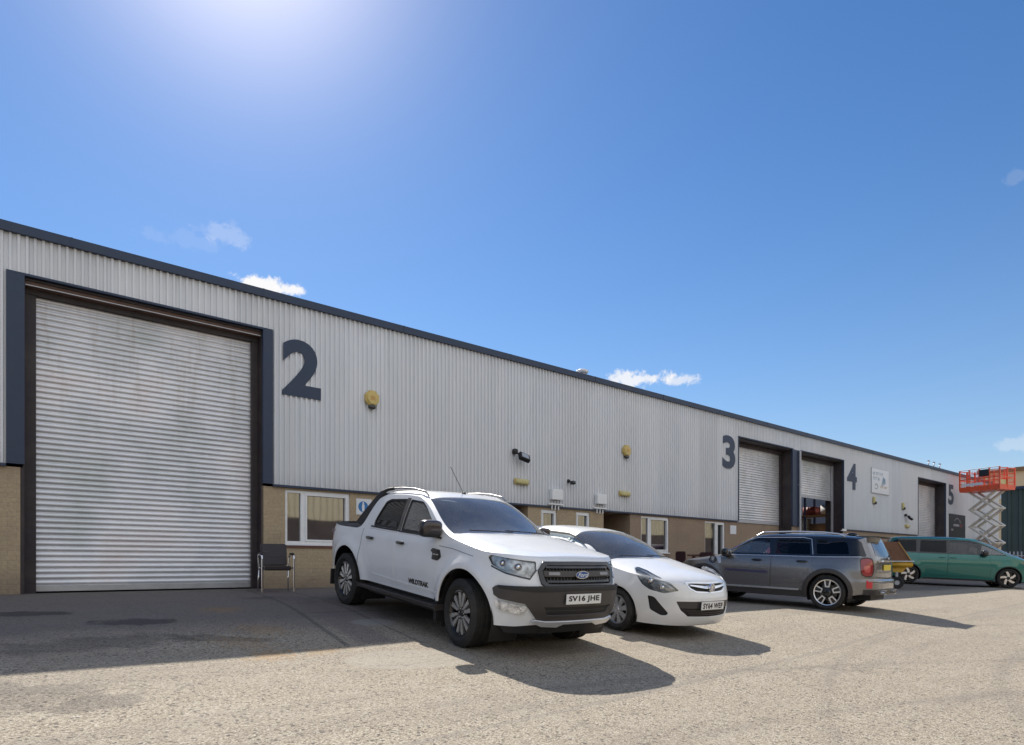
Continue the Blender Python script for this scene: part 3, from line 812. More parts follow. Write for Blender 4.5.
# ------------------------------------------------------------------ grey crossover seen from behind
def make_suv(M):
    c=Car('crossover_car','grey crossover with black wheel arches and silver roof rails, parked nose in beside the hatchback','car',
      2.68,.915,[(.80,0),(.78,.3),(.70,.58),(.55,.76),(.3,.87),(0,.91),(-1.2,.915),(-2.68,.915),(-3.12,.895),(-3.38,.84),(-3.50,.72),(-3.56,.45),(-3.58,0)],
      front=[(.2,-.1),(.4,0),(.7,0),(.9,-.03),(1.05,-.15)],
      rear=[(.22,.14),(.34,.04),(.48,.0),(.60,.0),(.64,.045),(.80,.05),(.98,.06),(1.08,.08),(1.15,.11),(1.3,.19),(1.45,.27),(1.6,.34)],
      side=[(.25,.95),(.4,.975),(.6,.995),(.8,1.0),(.92,.985),(1.02,.96),(1.08,.93),(1.3,.84),(1.42,.785),(1.5,.735),(1.65,.62)],
      prof=[(1.1,.4),(.86,.70),(.78,.84),(.66,.91),(.3,.975),(-.05,1.035),(-.17,1.07),(-.85,1.44),(-1.08,1.51),(-1.55,1.54),(-2.4,1.535),(-2.95,1.51),(-3.36,1.475),(-3.48,1.44),(-3.8,1.30)],
      bow=[(1,.24),(.3,.24),(-.3,.26),(-1.0,.2),(-1.6,0),(-3,0)],
      crown=.02,zbot=[(.8,.28),(.4,.25),(-.5,.24),(-2.2,.24),(-3.1,.30),(-3.3,.34),(-3.5,.36)],
      wr=.345,arch=.40,flare=.02,edge=.045)
    Rw=c.sidepoly; Lh=c.L
    wins=[[(-.50,1.065),(-1.0,1.36),(-1.15,1.42),(-1.44,1.43),(-1.50,1.07)],
          [(-1.57,1.07),(-1.55,1.43),(-2.14,1.43),(-2.27,1.39),(-2.33,1.09),(-2.31,1.075)],
          [(-2.40,1.085),(-2.36,1.42),(-2.85,1.41),(-3.0,1.37),(-3.08,1.10)]]
    doors=[[(-.54,.40,.05),(-.49,.7),(-.46,1.045,.02),(-1.52,1.055,.01),(-1.53,.40,.05)],
           [(-1.54,.40,.05),(-1.535,1.055,.01),(-2.38,1.06,.01),(-2.37,.88,.10),(-2.24,.72,.08),(-2.16,.40,.05)]]
    rg=[(Lh-.58,1.10),(Lh-.52,1.38),(Lh+0,1.40),(Lh+0,1.085)]
    holes=[];inner=[]
    for w in wins:
        for sd in(1,-1): holes.append(Rw(w,sd)); inner.append(Rw(w,sd))
    for d in doors:
        for sd in(1,-1): holes.append(c.sidepoly([(p[0],p[1]) for p in d],sd,.04))
    tl=[(Lh-1.0,1.03),(Lh-.88,1.055),(Lh-.75,1.03),(Lh-.72,.87),(Lh-.74,.73),(Lh-.85,.70),(Lh-.96,.735)]
    for sd in(1,-1): holes.append([(a*sd,b) for a,b in rpoly(tl,.04)])
    body(c,'grey_paint',M,holes,inner)
    for d in doors:
        cx=sum(p[0] for p in d)/len(d); cz=sum(p[1] for p in d)/len(d)
        for sd in(1,-1): c.patch('door',c.sidepoly([(cx+(p[0]-cx)*.990,cz+(p[1]-cz)*.987) for p in d],sd,.04),M['grey_paint'],skirt=.015,step=.05)
    add_windows(c,wins,M,['glass','glass_dark','glass_dark'],trimmat='black_gloss')
    common_top(c,'grey_paint',(-.17,.24),(-.94,.14),rear=None,M=M,roofmat='black_gloss')
    # black band of pillars round the glasshouse
    for sd in(1,-1):
        band=[(-.42,1.055),(-.90,1.35),(-1.14,1.455),(-2.3,1.465),(-3.16,1.44),(-3.34,1.37),(-3.40,1.09),(-2.5,1.062)]
        hh=[c.sidepoly(w,sd) for w in wins]
        c.patch('window_surround',c.sidepoly(band,sd,.03),M['black_gloss'],holes=hh,off=.004,skirt=.006,step=.06)
        strip_on(c,[(-.42,1.045),(-1.5,1.052),(-2.5,1.056),(-3.30,1.078)],'chrome_strip',M['silver'],.014,.010,side=sd)
        strip_on(c,[(-.48,1.075),(-.97,1.365),(-1.15,1.435),(-2.12,1.446),(-2.29,1.415),(-2.365,1.10)],'window_bright_line',M['silver'],.012,.009,side=sd)
        # arches
        for wx in(0,-c.wb):
            a0,a1=(-.28,math.pi+.28) 
            o=arcpts(wx,c.wr,c.arch+.085,a0,a1,40); i_=arcpts(wx,c.wr,c.arch+.002,a1,a0,40)
            c.patch('arch_cladding',[(float(c.U(x))*sd,max(z,.25)) for x,z in o+i_],M['bumper_grey'],off=.010,skirt=.02,step=.04,bstep=.04)
        c.patch('sill_cladding',c.sidepoly([(-.50,.25),(-.52,.36),(-2.18,.36),(-2.2,.25)],sd,.01),M['bumper_grey'],off=.010,skirt=.02,step=.05)
        strip_on(c,[(-.55,.375),(-1.3,.375),(-2.12,.375)],'sill_strip',M['silver'],.035,.022,side=sd,fold=.02)
        strip_on(c,[(-.52,.72),(-1.46,.70)],'door_stripe',M['stripe_blue'],.05,.003,side=sd,fold=.003)
        strip_on(c,[(-.52,.80),(-1.46,.785)],'door_stripe',M['silver_dark'],.012,.003,side=sd,fold=.003)
        strip_on(c,[(-.56,.50),(-1.3,.47),(-2.16,.50)],'sill_crease',M['grey_paint'],.02,.006,side=sd)
        for x in(-1.22,-2.17): handle(c,M,x,.955,sd,'black_gloss')
        mirror(c,M,-.56,.86,1.08,sd,shell='black_gloss',sz=.95)
        mb=MB(); mb.path([(-1.10,sd*.63,1.48),(-1.24,sd*.63,1.55),(-1.9,sd*.63,1.573),(-2.5,sd*.63,1.56),(-2.78,sd*.63,1.53),(-2.9,sd*.63,1.48)],.018,10); mb.build('roof_rail',M['silver'],c.root)
        # scuttle badge
        u=float(c.U(-.22)); q=c.P(np.array([u*-sd]),np.array([.93]))[0]
        mb=MB(); mm=frame((q[0],q[1]+sd*.008,.93),(1,0,0),(0,0,1),(0,sd,0)); 
        mb.add(*ringmesh(.085,.06,-.01,.012,24),True,mm); mb.tube((q[0],q[1]-sd*.004,.93),(q[0],q[1]+sd*.010,.93),.035,16); o=mb.build('side_badge',M['black_gloss'],c.root)
        m2=MB(); m2.tube((q[0],q[1]+sd*.010,.93),(q[0],q[1]+sd*.016,.93),.026,16); m2.build('badge_centre',M['silver'],o)
        c.patch('side_scuttle',c.sidepoly([(-.30,.98),(-.40,.99),(-.42,.85),(-.36,.84)],sd,.01),M['silver'],off=.006,skirt=.008,step=.03)
        # tail lamps
        pr=[(a*sd,b) for a,b in rpoly(tl,.04)]
        t=c.patch('tail_lamp',pr,M['red_lens'],off=.004,skirt=.03,step=.03)
        ctr=(Lh-.86,.87)
        ring=[(ctr[0]+(a-ctr[0])*1.12,ctr[1]+(b-ctr[1])*1.12) for a,b in rpoly(tl,.05)]
        c.patch('lamp_surround',[(a*sd,b) for a,b in ring],M['black_gloss'],parent=t,holes=[pr],off=.010,skirt=.015,step=.03)
        inn=[(ctr[0]+(a-ctr[0])*.5,ctr[1]-.03+(b-ctr[1])*.4) for a,b in rpoly(tl,.04)]
        c.patch('lamp_core',[(a*sd,b) for a,b in inn],M['lamp_bright'],parent=t,off=.009,skirt=.004,step=.03)
        c.patch('reflector',[(a*sd,b) for a,b in rpoly([(Lh-.90,.62),(Lh-.79,.62),(Lh-.79,.47),(Lh-.90,.47)],.02)],M['red_reflector'],off=.016,skirt=.02,step=.03)
    # rear
    # rear glass is one pane in two halves of the wrap
    for sd in(1,-1):
        c.patch('rear_window',[(a*sd,b) for a,b in rpoly([(Lh-.62,1.11),(Lh-.57,1.385),(Lh-.001,1.40),(Lh-.001,1.09)],.001)],M['rear_glass'],off=.006,skirt=.012,step=.05)
        c.patch('tailgate_lip',[(a*sd,b) for a,b in [(Lh-.62,.70),(Lh-.60,.685),(Lh-.001,.655),(Lh-.001,.67)]],M['seam'],off=.002,skirt=.004,step=.04)
        strip=[(Lh-.64,1.07),(Lh-.64,1.085),(Lh-.001,1.055),(Lh-.001,1.04)]
        c.patch('rear_diffuser',[(a*sd,b) for a,b in [(Lh-.95,.44),(Lh-.55,.455),(Lh-.001,.46),(Lh-.001,.34),(Lh-.95,.34)]],M['bumper_grey'],off=.012,skirt=.02,step=.05)
        c.patch('bumper_ledge',[(a*sd,b) for a,b in [(Lh-.86,.60),(Lh-.001,.60),(Lh-.001,.625),(Lh-.86,.625)]],M['grey_paint'],off=.02,skirt=.04,step=.04)
    mb=MB(); mb.box(-3.56,-3.50,-.36,.36,.995,1.025,bev=.01); mb.build('tailgate_handle',M['chrome'],c.root)
    mb=MB(); mb.box(-3.47,-3.05,-.50,.50,1.475,1.50,bev=.012); mb.build('roof_spoiler',M['black_gloss'],c.root)
    mb=MB(); mb.blob((-2.85,0,1.545),(.10,.03,.035),.8); mb.build('roof_fin',M['black_gloss'],c.root)
    mb=MB(); mb.lathe([(0,.0),(.042,.0),(.042,.012),(0,.016)],24,'x'); 
    o=mb.build('tailgate_badge',M['chrome'],c.root,(-3.55,0,1.085),(0,0,math.pi))
    for y in(-.42,.42,-.33,.33):
        mb=MB(); mb.lathe([(.045,-.05),(.045,.08),(.036,.08),(.036,-.05)],20,'x'); mb.build('exhaust_tip',M['chrome'],c.root,(-3.54,y,.39),(0,0,math.pi))
    plate(c,'',Lh-.0001,.88,M,front=False,dx=.012,mat_='plate_yellow')
    floorpan(c,M,.22,.45); arches(c,M,.40)
    interior(c,M,[(-1.55,-.36),(-1.55,.36),(-2.35,-.36),(-2.35,.36)],(-.62,1.04,.7),(-.88,-.36,1.02),zf=.52)
    st=dict(kind='loops',n=5,ring=True,rimmat='black_gloss',a0=.3)
    for x in(0,-c.wb):
        for sd in(1,-1): wheel(c,x,sd,.345,.235,.272,st,M,steer=0,out=.015)
    return c
# ------------------------------------------------------------------ green people carrier
def make_van(M):
    c=Car('people_carrier','metallic green people carrier with dark windows, parked beyond the grey crossover at the right edge','van',
      3.24,.97,[(.92,0),(.90,.3),(.82,.6),(.64,.82),(.36,.93),(0,.965),(-1.2,.97),(-3.24,.97),(-3.7,.94),(-3.95,.82),(-4.03,.5),(-4.05,0)],
      front=[(.2,-.1),(.4,0),(.7,0),(.9,-.06),(1.1,-.2)],
      rear=[(.2,.08),(.5,0),(1.0,.02),(1.5,.1),(1.9,.25)],
      side=[(.25,.95),(.45,.975),(.8,1.0),(1.05,.985),(1.2,.955),(1.5,.88),(1.7,.82),(1.8,.77),(2.0,.66)],
      prof=[(1.2,.5),(.92,.95),(.80,1.03),(.62,1.11),(.3,1.24),(-.05,1.40),(-.60,1.66),(-1.0,1.79),(-1.5,1.84),(-2.5,1.86),(-3.4,1.84),(-3.8,1.80),(-3.95,1.6),(-4.3,1.3)],
      bow=[(1,.3),(0,.3),(-.6,.25),(-1.2,.1),(-1.9,0),(-4,0)],
      crown=.02,zbot=[(.9,.24),(0,.22),(-.5,.22),(-2.8,.22),(-3.6,.26),(-4.1,.3)],
      wr=.355,arch=.405,flare=.012,edge=.045)
    Rw=c.sidepoly
    wins=[[(-.08,1.20),(-.45,1.40),(-.88,1.60),(-.94,1.20)],
          [(-1.0,1.20),(-.96,1.625),(-1.25,1.69),(-1.90,1.705),(-1.92,1.20)],
          [(-1.98,1.20),(-1.98,1.71),(-2.90,1.71),(-2.92,1.21)],
          [(-2.98,1.21),(-2.98,1.71),(-3.65,1.69),(-3.82,1.62),(-3.86,1.24)]]
    doors=[[(-.58,.34,.05),(-.55,.8),(-.62,1.18,.01),(-1.94,1.185,.01),(-1.95,.34,.05)],
           [(-1.96,.34,.05),(-1.955,1.185,.01),(-2.94,1.19,.01),(-2.93,.95,.1),(-2.78,.75,.1),(-2.74,.34,.05)]]
    holes=[];inner=[]
    for w in wins:
        for sd in(1,-1): holes.append(Rw(w,sd)); inner.append(Rw(w,sd))
    for d in doors:
        for sd in(1,-1): holes.append(c.sidepoly([(p[0],p[1]) for p in d],sd,.04))
    hl=[(.72,.92),(1.15,.97),(1.2,.94),(1.1,.87),(.75,.84)]
    for sd in(1,-1): holes.append([(a*sd,b) for a,b in rpoly(hl,.02)])
    body(c,'green_paint',M,holes,inner,step=.07)
    for d in doors:
        cx=sum(p[0] for p in d)/len(d); cz=sum(p[1] for p in d)/len(d)
        for sd in(1,-1): c.patch('door',c.sidepoly([(cx+(p[0]-cx)*.992,cz+(p[1]-cz)*.990) for p in d],sd,.04),M['green_paint'],skirt=.015,step=.06)
    add_windows(c,wins,M,['glass','glass_mid','glass_dark','glass_dark'],trimmat='black_gloss')
    common_top(c,'green_paint',(.42,.3),(-.95,.14),rear=None,M=M,roofmat='green_paint')
    for sd in(1,-1):
        band=[(-.10,1.188),(-.50,1.44),(-.95,1.64),(-1.3,1.73),(-3.6,1.735),(-3.86,1.65),(-3.90,1.2),(-2.0,1.188)]
        c.patch('window_surround',c.sidepoly(band,sd,.03),M['black_gloss'],holes=[c.sidepoly(w,sd) for w in wins],off=.004,skirt=.006,step=.07)
        strip_on(c,[(-.55,.42),(-1.6,.40),(-2.7,.42)],'sill_crease',M['green_paint'],.03,.010,side=sd)
        strip_on(c,[(-.45,.235),(-1.6,.235),(-2.75,.235)],'sill_cladding',M['black'],.06,.010,side=sd,fold=.03)
        for x in(-1.78,-2.14): handle(c,M,x,1.05,sd,'green_paint')
        mirror(c,M,-.80,.90,1.24,sd,shell='black_gloss',sz=1.2)
        headlight(c,hl,M,sd,proj=[(.9,.91,.03)],depth=.03,base='lamp_dark')
        for wx in(0,-c.wb):
            o=arcpts(wx,c.wr,c.arch+.03,-.28,math.pi+.28,40); i_=arcpts(wx,c.wr,c.arch+.002,math.pi+.28,-.28,40)
            c.patch('arch_trim',[(float(c.U(x))*sd,max(z,.24)) for x,z in o+i_],M['black'],off=.006,skirt=.012,step=.05,bstep=.04)
        c.patch('tail_lamp',c.sidepoly([(-3.86,.95),(-3.84,1.15),(-3.97,1.15),(-3.98,.95)],sd,.02),M['red_lens'],off=.006,skirt=.012,step=.03)
    floorpan(c,M,.2,.45); arches(c,M,.40)
    interior(c,M,[(-1.25,-.4),(-1.25,.4),(-2.2,-.4),(-2.2,.4),(-3.1,0)],(-.15,1.15,.75),(-.62,-.4,1.12),zf=.6)
    st=dict(kind='angular',n=5,rimmat='black_gloss',a0=.2)
    for x in(0,-c.wb):
        for sd in(1,-1): wheel(c,x,sd,.355,.23,.262,st,M)
    return c
GLOW1,GLOW2,SKYSAT=5.0,2.8,1.28
SKYSTR,SKYHUE=.085,.505
DUST,CB_FILL=.05,8.2
SUN,EXPO,CB=4.6,.57,8.0
CLOUDS=[(262,287,34,11,.95),(290,290,16,7,.9),(640,379,42,10,.8),(676,381,26,7,.6),(228,236,26,11,.18),(190,240,44,8,.06),(1016,444,22,7,.22),(1017,176,8,5,.07)]
# ------------------------------------------------------------------ materials of the place
M={}
M['white_paint']=mat('white_paint',(.80,.81,.82),.38,coat=.9,var=.02,dirt=.06)
M['white_paint2']=mat('white_paint_warm',(.80,.80,.79),.38,coat=.9,var=.02,dirt=.06)
M['grey_paint']=mat('grey_metallic_paint',(.235,.225,.22),.26,metal=.6,coat=.9,var=.05,vs=20)
M['green_paint']=mat('green_metallic_paint',(.015,.165,.135),.33,metal=.35,coat=1,var=.05,vs=20)
M['red_paint']=mat('red_paint',(.42,.02,.02),.35,coat=.9,var=.04)
M['black']=mat('black_plastic',(.018,.017,.018),.6,var=.2)
M['black_gloss']=mat('black_gloss',(.012,.012,.013),.18,var=.1,coat=.6)
M['bumper_grey']=mat('dark_grey_plastic',(.052,.046,.044),.42,var=.12,bmp=.1,bs=200)
M['mirror_dark']=mat('dark_mirror_shell',(.05,.042,.045),.25,metal=.5,var=.1,coat=.5)
M['silver']=mat('silver_plastic',(.70,.70,.71),.32,metal=.7,var=.05)
M['silver_dark']=mat('grey_alloy',(.28,.28,.29),.4,metal=.7,var=.1)
M['machined']=mat('machined_alloy',(.80,.78,.75),.30,metal=.8,var=.06,dirt=.15)
M['alloy']=mat('alloy',(.3,.3,.31),.35,metal=.8,var=.08)
M['chrome']=mat('chrome',(.8,.8,.82),.08,metal=1,var=.02)
M['lamp_chrome']=mat('lamp_reflector',(.74,.73,.72),.25,metal=.35,var=.7,vs=16,bmp=.8,bs=22)
M['lamp_dark']=mat('lamp_dark',(.24,.25,.27),.25,metal=.6,var=.5,vs=14,bmp=.6,bs=30)
M['brake']=mat('brake_disc',(.12,.11,.10),.45,metal=.7,var=.2)
M['tyre']=mat('tyre_rubber',(.020,.0195,.019),.8,var=.25,vs=12,bmp=.2,bs=150,dirt=.25)
M['seat']=mat('seat_cloth',(.16,.16,.17),.85,var=.15)
M['dash']=mat('dashboard_plastic',(.22,.25,.24),.7,var=.15)
M['plate_white']=mat('plate_white',(.78,.78,.76),.35,var=.02)
M['plate_yellow']=mat('plate_yellow',(.75,.58,.02),.35,var=.03)
M['ink']=mat('black_lettering',(.012,.012,.014),.4,var=.05)
M['decal_grey']=mat('decal_grey',(.16,.12,.13),.4,var=.1)
M['badge_blue']=mat('badge_blue',(.02,.09,.30),.4,var=.05)
M['red_lens']=mat('red_lens',(.30,.012,.015),.12,coat=1,var=.25,vs=30)
M['lamp_bright']=mat('lamp_core',(.55,.10,.09),.15,coat=1,var=.2,vs=60)
M['red_reflector']=mat('red_reflector',(.62,.015,.03),.15,coat=1,var=.1)
M['stripe_blue']=mat('stripe_blue',(.06,.055,.12),.35,coat=.6,var=.08)
M['seam']=mat('panel_gap',(.05,.05,.05),.6,var=.1)
M['glass']=glassmat('car_glass',(.74,.82,.80),.012,.10,1.5,.13)
M['glass_dark']=glassmat('privacy_glass',(.06,.065,.085),.012,.0,1.38)
M['glass_mid']=glassmat('tinted_glass',(.25,.29,.30),.012,.03)
M['rear_glass']=glassmat('rear_glass',(.12,.14,.16),.012,.14)
M['lens']=glassmat('lamp_lens',(.93,.95,.96),.02,.02)
# building
M['navy']=mat('navy_trim',(.020,.036,.075),.5,var=.10,dirt=.05)
M['maroon']=mat('dark_reveal',(.030,.022,.026),.6,var=.25,dirt=.2)
M['rust_steel']=mat('rusty_lintel',(.115,.062,.045),.65,metal=.2,var=.25,vs=9,dirt=.3)
M['upvc']=mat('white_frame',(.80,.81,.82),.35,var=.04,dirt=.12)
M['downpipe']=mat('downpipe_grey',(.42,.43,.46),.4,metal=.2,var=.08,dirt=.15)
M['roof_sheet']=mat('roof_sheet',(.22,.23,.24),.6,var=.12)
M['alarm_yellow']=mat('alarm_yellow',(.58,.44,.15),.45,var=.12,vs=15)
M['lamp_yellow']=mat('aged_lamp_yellow',(.55,.49,.22),.4,var=.15,vs=15)
M['sign_white']=mat('sign_white',(.70,.72,.75),.4,var=.03)
M['sign_blue']=mat('sign_blue',(.02,.16,.42),.4,var=.05)
M['sign_blue_pale']=mat('sign_blue_pale',(.16,.27,.38),.4,var=.1)
M['sign_orange']=mat('sign_orange',(.50,.28,.08),.4,var=.1)
M['board_dark']=mat('board_dark',(.022,.022,.026),.4,var=.2)
M['board_grey']=mat('board_marks',(.32,.32,.33),.5,var=.15)
M['board_red']=mat('board_red',(.16,.02,.02),.5,var=.15)
M['lift_orange']=mat('lift_orange',(.78,.11,.04),.4,var=.08,dirt=.12)
M['lift_cream']=mat('lift_cream',(.60,.57,.50),.45,var=.08,dirt=.2)
M['steel']=mat('galvanised_steel',(.45,.46,.47),.4,metal=.5,var=.1)
M['wood']=mat('weathered_wood',(.16,.08,.06),.75,var=.25,vs=14)
M['board_brown']=mat('brown_board',(.20,.09,.045),.6,var=.2,vs=5,dirt=.1)
M['trailer_yellow']=mat('trailer_yellow',(.62,.36,.03),.45,var=.08,dirt=.15)
M['carton']=mat('brown_carton',(.30,.17,.08),.8,var=.12)
M['box_red']=mat('red_box',(.22,.045,.04),.6,var=.1)
M['box_white']=mat('white_box',(.62,.62,.60),.6,var=.06)
M['dark_vinyl']=mat('dark_vinyl',(.022,.016,.022),.45,var=.2)
M['dark_red_cloth']=mat('dark_red_cloth',(.05,.018,.022),.8,var=.4,vs=20)
M['pallet_rack']=mat('rack_blue',(.05,.07,.13),.5,var=.1)
M['tan_wall']=mat('tan_wall',(.85,.62,.36),.8,var=.10,vs=.15)
M['yard_dark']=mat('dark_brickwork',(.07,.05,.048),.8,var=.3,vs=1)
M['reddish']=mat('red_brown_brick',(.17,.08,.06),.8,var=.2,vs=1)
def m_cladding():
    m,nt,out=newmat('grey_cladding'); p=N(nt,'ShaderNodeBsdfPrincipled')
    tc=N(nt,'ShaderNodeTexCoord').outputs['Object']
    mp=N(nt,'ShaderNodeMapping'); mp.inputs['Scale'].default_value=(2.2,1,.25); L(nt,tc,mp.inputs[0])
    n=noise(nt,mp.outputs[0],1.6,6,.65); n2=noise(nt,tc,.22,3,.5)
    a=ramp(nt,n,[(.3,(.63,.655,.69)),(.7,(.71,.725,.75))])
    b=mixc(nt,ramp(nt,n2,[(.4,0.0),(.7,.35)]),a,(.72,.70,.67))
    # rain streaks
    mp2=N(nt,'ShaderNodeMapping'); mp2.inputs['Scale'].default_value=(14,1,.35); L(nt,tc,mp2.inputs[0])
    st=noise(nt,mp2.outputs[0],1.2,4,.6); b=mixc(nt,ramp(nt,st,[(.62,0.0),(.8,.28)]),b,(.24,.23,.22))
    sx=N(nt,'ShaderNodeSeparateXYZ'); L(nt,tc,sx.inputs[0]); q=mth(nt,'DIVIDE',sx.outputs[0],1.06); fl=mth(nt,'FLOOR',q)
    wn=N(nt,'ShaderNodeTexWhiteNoise',noise_dimensions='1D'); L(nt,fl,wn.inputs['W'])
    tone=mth(nt,'ADD',mth(nt,'MULTIPLY',wn.outputs[0],.09),.95)
    lap=mth(nt,'LESS_THAN',mth(nt,'SUBTRACT',q,fl),.012); tone=mth(nt,'SUBTRACT',tone,mth(nt,'MULTIPLY',lap,.22))
    # grime under the eaves and along the bottom edge
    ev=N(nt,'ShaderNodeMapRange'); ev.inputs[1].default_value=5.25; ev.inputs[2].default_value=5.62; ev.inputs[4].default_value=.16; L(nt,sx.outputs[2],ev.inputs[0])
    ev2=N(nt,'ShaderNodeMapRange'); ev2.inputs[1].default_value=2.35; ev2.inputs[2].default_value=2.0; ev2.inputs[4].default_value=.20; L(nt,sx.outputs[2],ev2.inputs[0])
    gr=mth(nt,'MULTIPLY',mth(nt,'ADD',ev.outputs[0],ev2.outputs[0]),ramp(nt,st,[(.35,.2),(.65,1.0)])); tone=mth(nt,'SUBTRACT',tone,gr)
    tv=N(nt,'ShaderNodeVectorMath',operation='SCALE'); L(nt,b,tv.inputs[0]); L(nt,tone,tv.inputs['Scale']); b=tv.outputs[0]
    L(nt,b,p.inputs['Base Color']); p.inputs['Roughness'].default_value=.42; p.inputs['Specular IOR Level'].default_value=.4
    L(nt,p.outputs[0],out.inputs[0]); return m
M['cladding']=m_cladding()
def m_shutter():
    m,nt,out=newmat('shutter_steel'); p=N(nt,'ShaderNodeBsdfPrincipled')
    tc=N(nt,'ShaderNodeTexCoord').outputs['Object']
    n=noise(nt,tc,.75,6,.6); n2=noise(nt,tc,9,5,.7)
    a=ramp(nt,n,[(.32,(.56,.59,.59)),(.47,(.69,.70,.73)),(.58,(.78,.78,.80)),(.72,(.76,.71,.71))])
    mp=N(nt,'ShaderNodeMapping'); mp.inputs['Scale'].default_value=(5,1,.5); L(nt,tc,mp.inputs[0])
    s=noise(nt,mp.outputs[0],1.1,6,.7)
    sx=N(nt,'ShaderNodeSeparateXYZ'); L(nt,tc,sx.inputs[0])
    hi=N(nt,'ShaderNodeMapRange'); hi.inputs[1].default_value=2.2; hi.inputs[2].default_value=4.4; L(nt,sx.outputs[2],hi.inputs[0])
    f=mth(nt,'MULTIPLY',ramp(nt,s,[(.50,0.0),(.74,.55)]),hi.outputs[0])
    b=mixc(nt,f,a,(.42,.36,.29))
    b=mixc(nt,ramp(nt,n2,[(.70,0.0),(.78,.5)]),b,(.18,.17,.17))
    # scuffs along a slat band
    L(nt,b,p.inputs['Base Color']); p.inputs['Metallic'].default_value=.45
    r=N(nt,'ShaderNodeMapRange'); L(nt,n,r.inputs[0]); r.inputs[3].default_value=.28; r.inputs[4].default_value=.5; L(nt,r.outputs[0],p.inputs['Roughness'])
    L(nt,bump(nt,n,.25,.02),p.inputs['Normal'])
    L(nt,p.outputs[0],out.inputs[0]); return m
M['shutter']=m_shutter()
def m_brick(name,c1,c2,mort,scale=1.0,rowh=.075,bw=.225):
    m,nt,out=newmat(name); p=N(nt,'ShaderNodeBsdfPrincipled')
    tc=N(nt,'ShaderNodeTexCoord').outputs['Object']
    sx=N(nt,'ShaderNodeSeparateXYZ'); L(nt,tc,sx.inputs[0]); cx=N(nt,'ShaderNodeCombineXYZ')
    L(nt,mth(nt,'ADD',sx.outputs[0],sx.outputs[1]),cx.inputs[0]); L(nt,sx.outputs[2],cx.inputs[1])
    b=N(nt,'ShaderNodeTexBrick'); L(nt,cx.outputs[0],b.inputs[0])
    b.inputs['Color1'].default_value=c4(c1); b.inputs['Color2'].default_value=c4(c2); b.inputs['Mortar'].default_value=c4(mort)
    b.inputs['Scale'].default_value=1; b.inputs['Mortar Size'].default_value=.006; b.inputs['Brick Width'].default_value=bw; b.inputs['Row Height'].default_value=rowh
    b.inputs['Mortar Smooth'].default_value=.3
    n=noise(nt,tc,1.3,6,.65); n2=noise(nt,tc,22,4,.6)
    c=mixc(nt,.5,b.outputs[0],ramp(nt,n2,[(.3,tuple(q*.75 for q in c1)),(.7,tuple(q*1.25 for q in c1))]))
    c=mixc(nt,ramp(nt,n,[(.45,0.0),(.75,.45)]),c,(.17,.13,.11))
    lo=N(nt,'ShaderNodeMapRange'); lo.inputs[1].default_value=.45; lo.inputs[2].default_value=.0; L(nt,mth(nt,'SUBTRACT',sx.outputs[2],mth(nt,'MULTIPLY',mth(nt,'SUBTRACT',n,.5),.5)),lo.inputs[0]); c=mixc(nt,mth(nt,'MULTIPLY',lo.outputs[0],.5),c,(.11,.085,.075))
    L(nt,c,p.inputs['Base Color']); p.inputs['Roughness'].default_value=.85
    h=mth(nt,'SUBTRACT',n2,b.outputs['Fac']); L(nt,bump(nt,h,.5,.006),p.inputs['Normal'])
    L(nt,p.outputs[0],out.inputs[0]); return m
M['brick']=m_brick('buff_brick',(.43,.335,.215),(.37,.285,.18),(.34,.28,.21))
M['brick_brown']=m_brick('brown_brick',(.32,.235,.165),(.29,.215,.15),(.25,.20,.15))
def m_pane():
    m,nt,out=newmat('dark_window_glass'); p=N(nt,'ShaderNodeBsdfPrincipled')
    tc=N(nt,'ShaderNodeTexCoord').outputs['Object']
    L(nt,ramp(nt,noise(nt,tc,2.5,3),[(.35,(.012,.014,.016)),(.7,(.04,.036,.036))]),p.inputs['Base Color'])
    p.inputs['Roughness'].default_value=.03; p.inputs['IOR'].default_value=2.5
    L(nt,bump(nt,noise(nt,tc,1.1,2),.04,.03),p.inputs['Normal'])
    L(nt,p.outputs[0],out.inputs[0]); return m
M['pane']=m_pane()
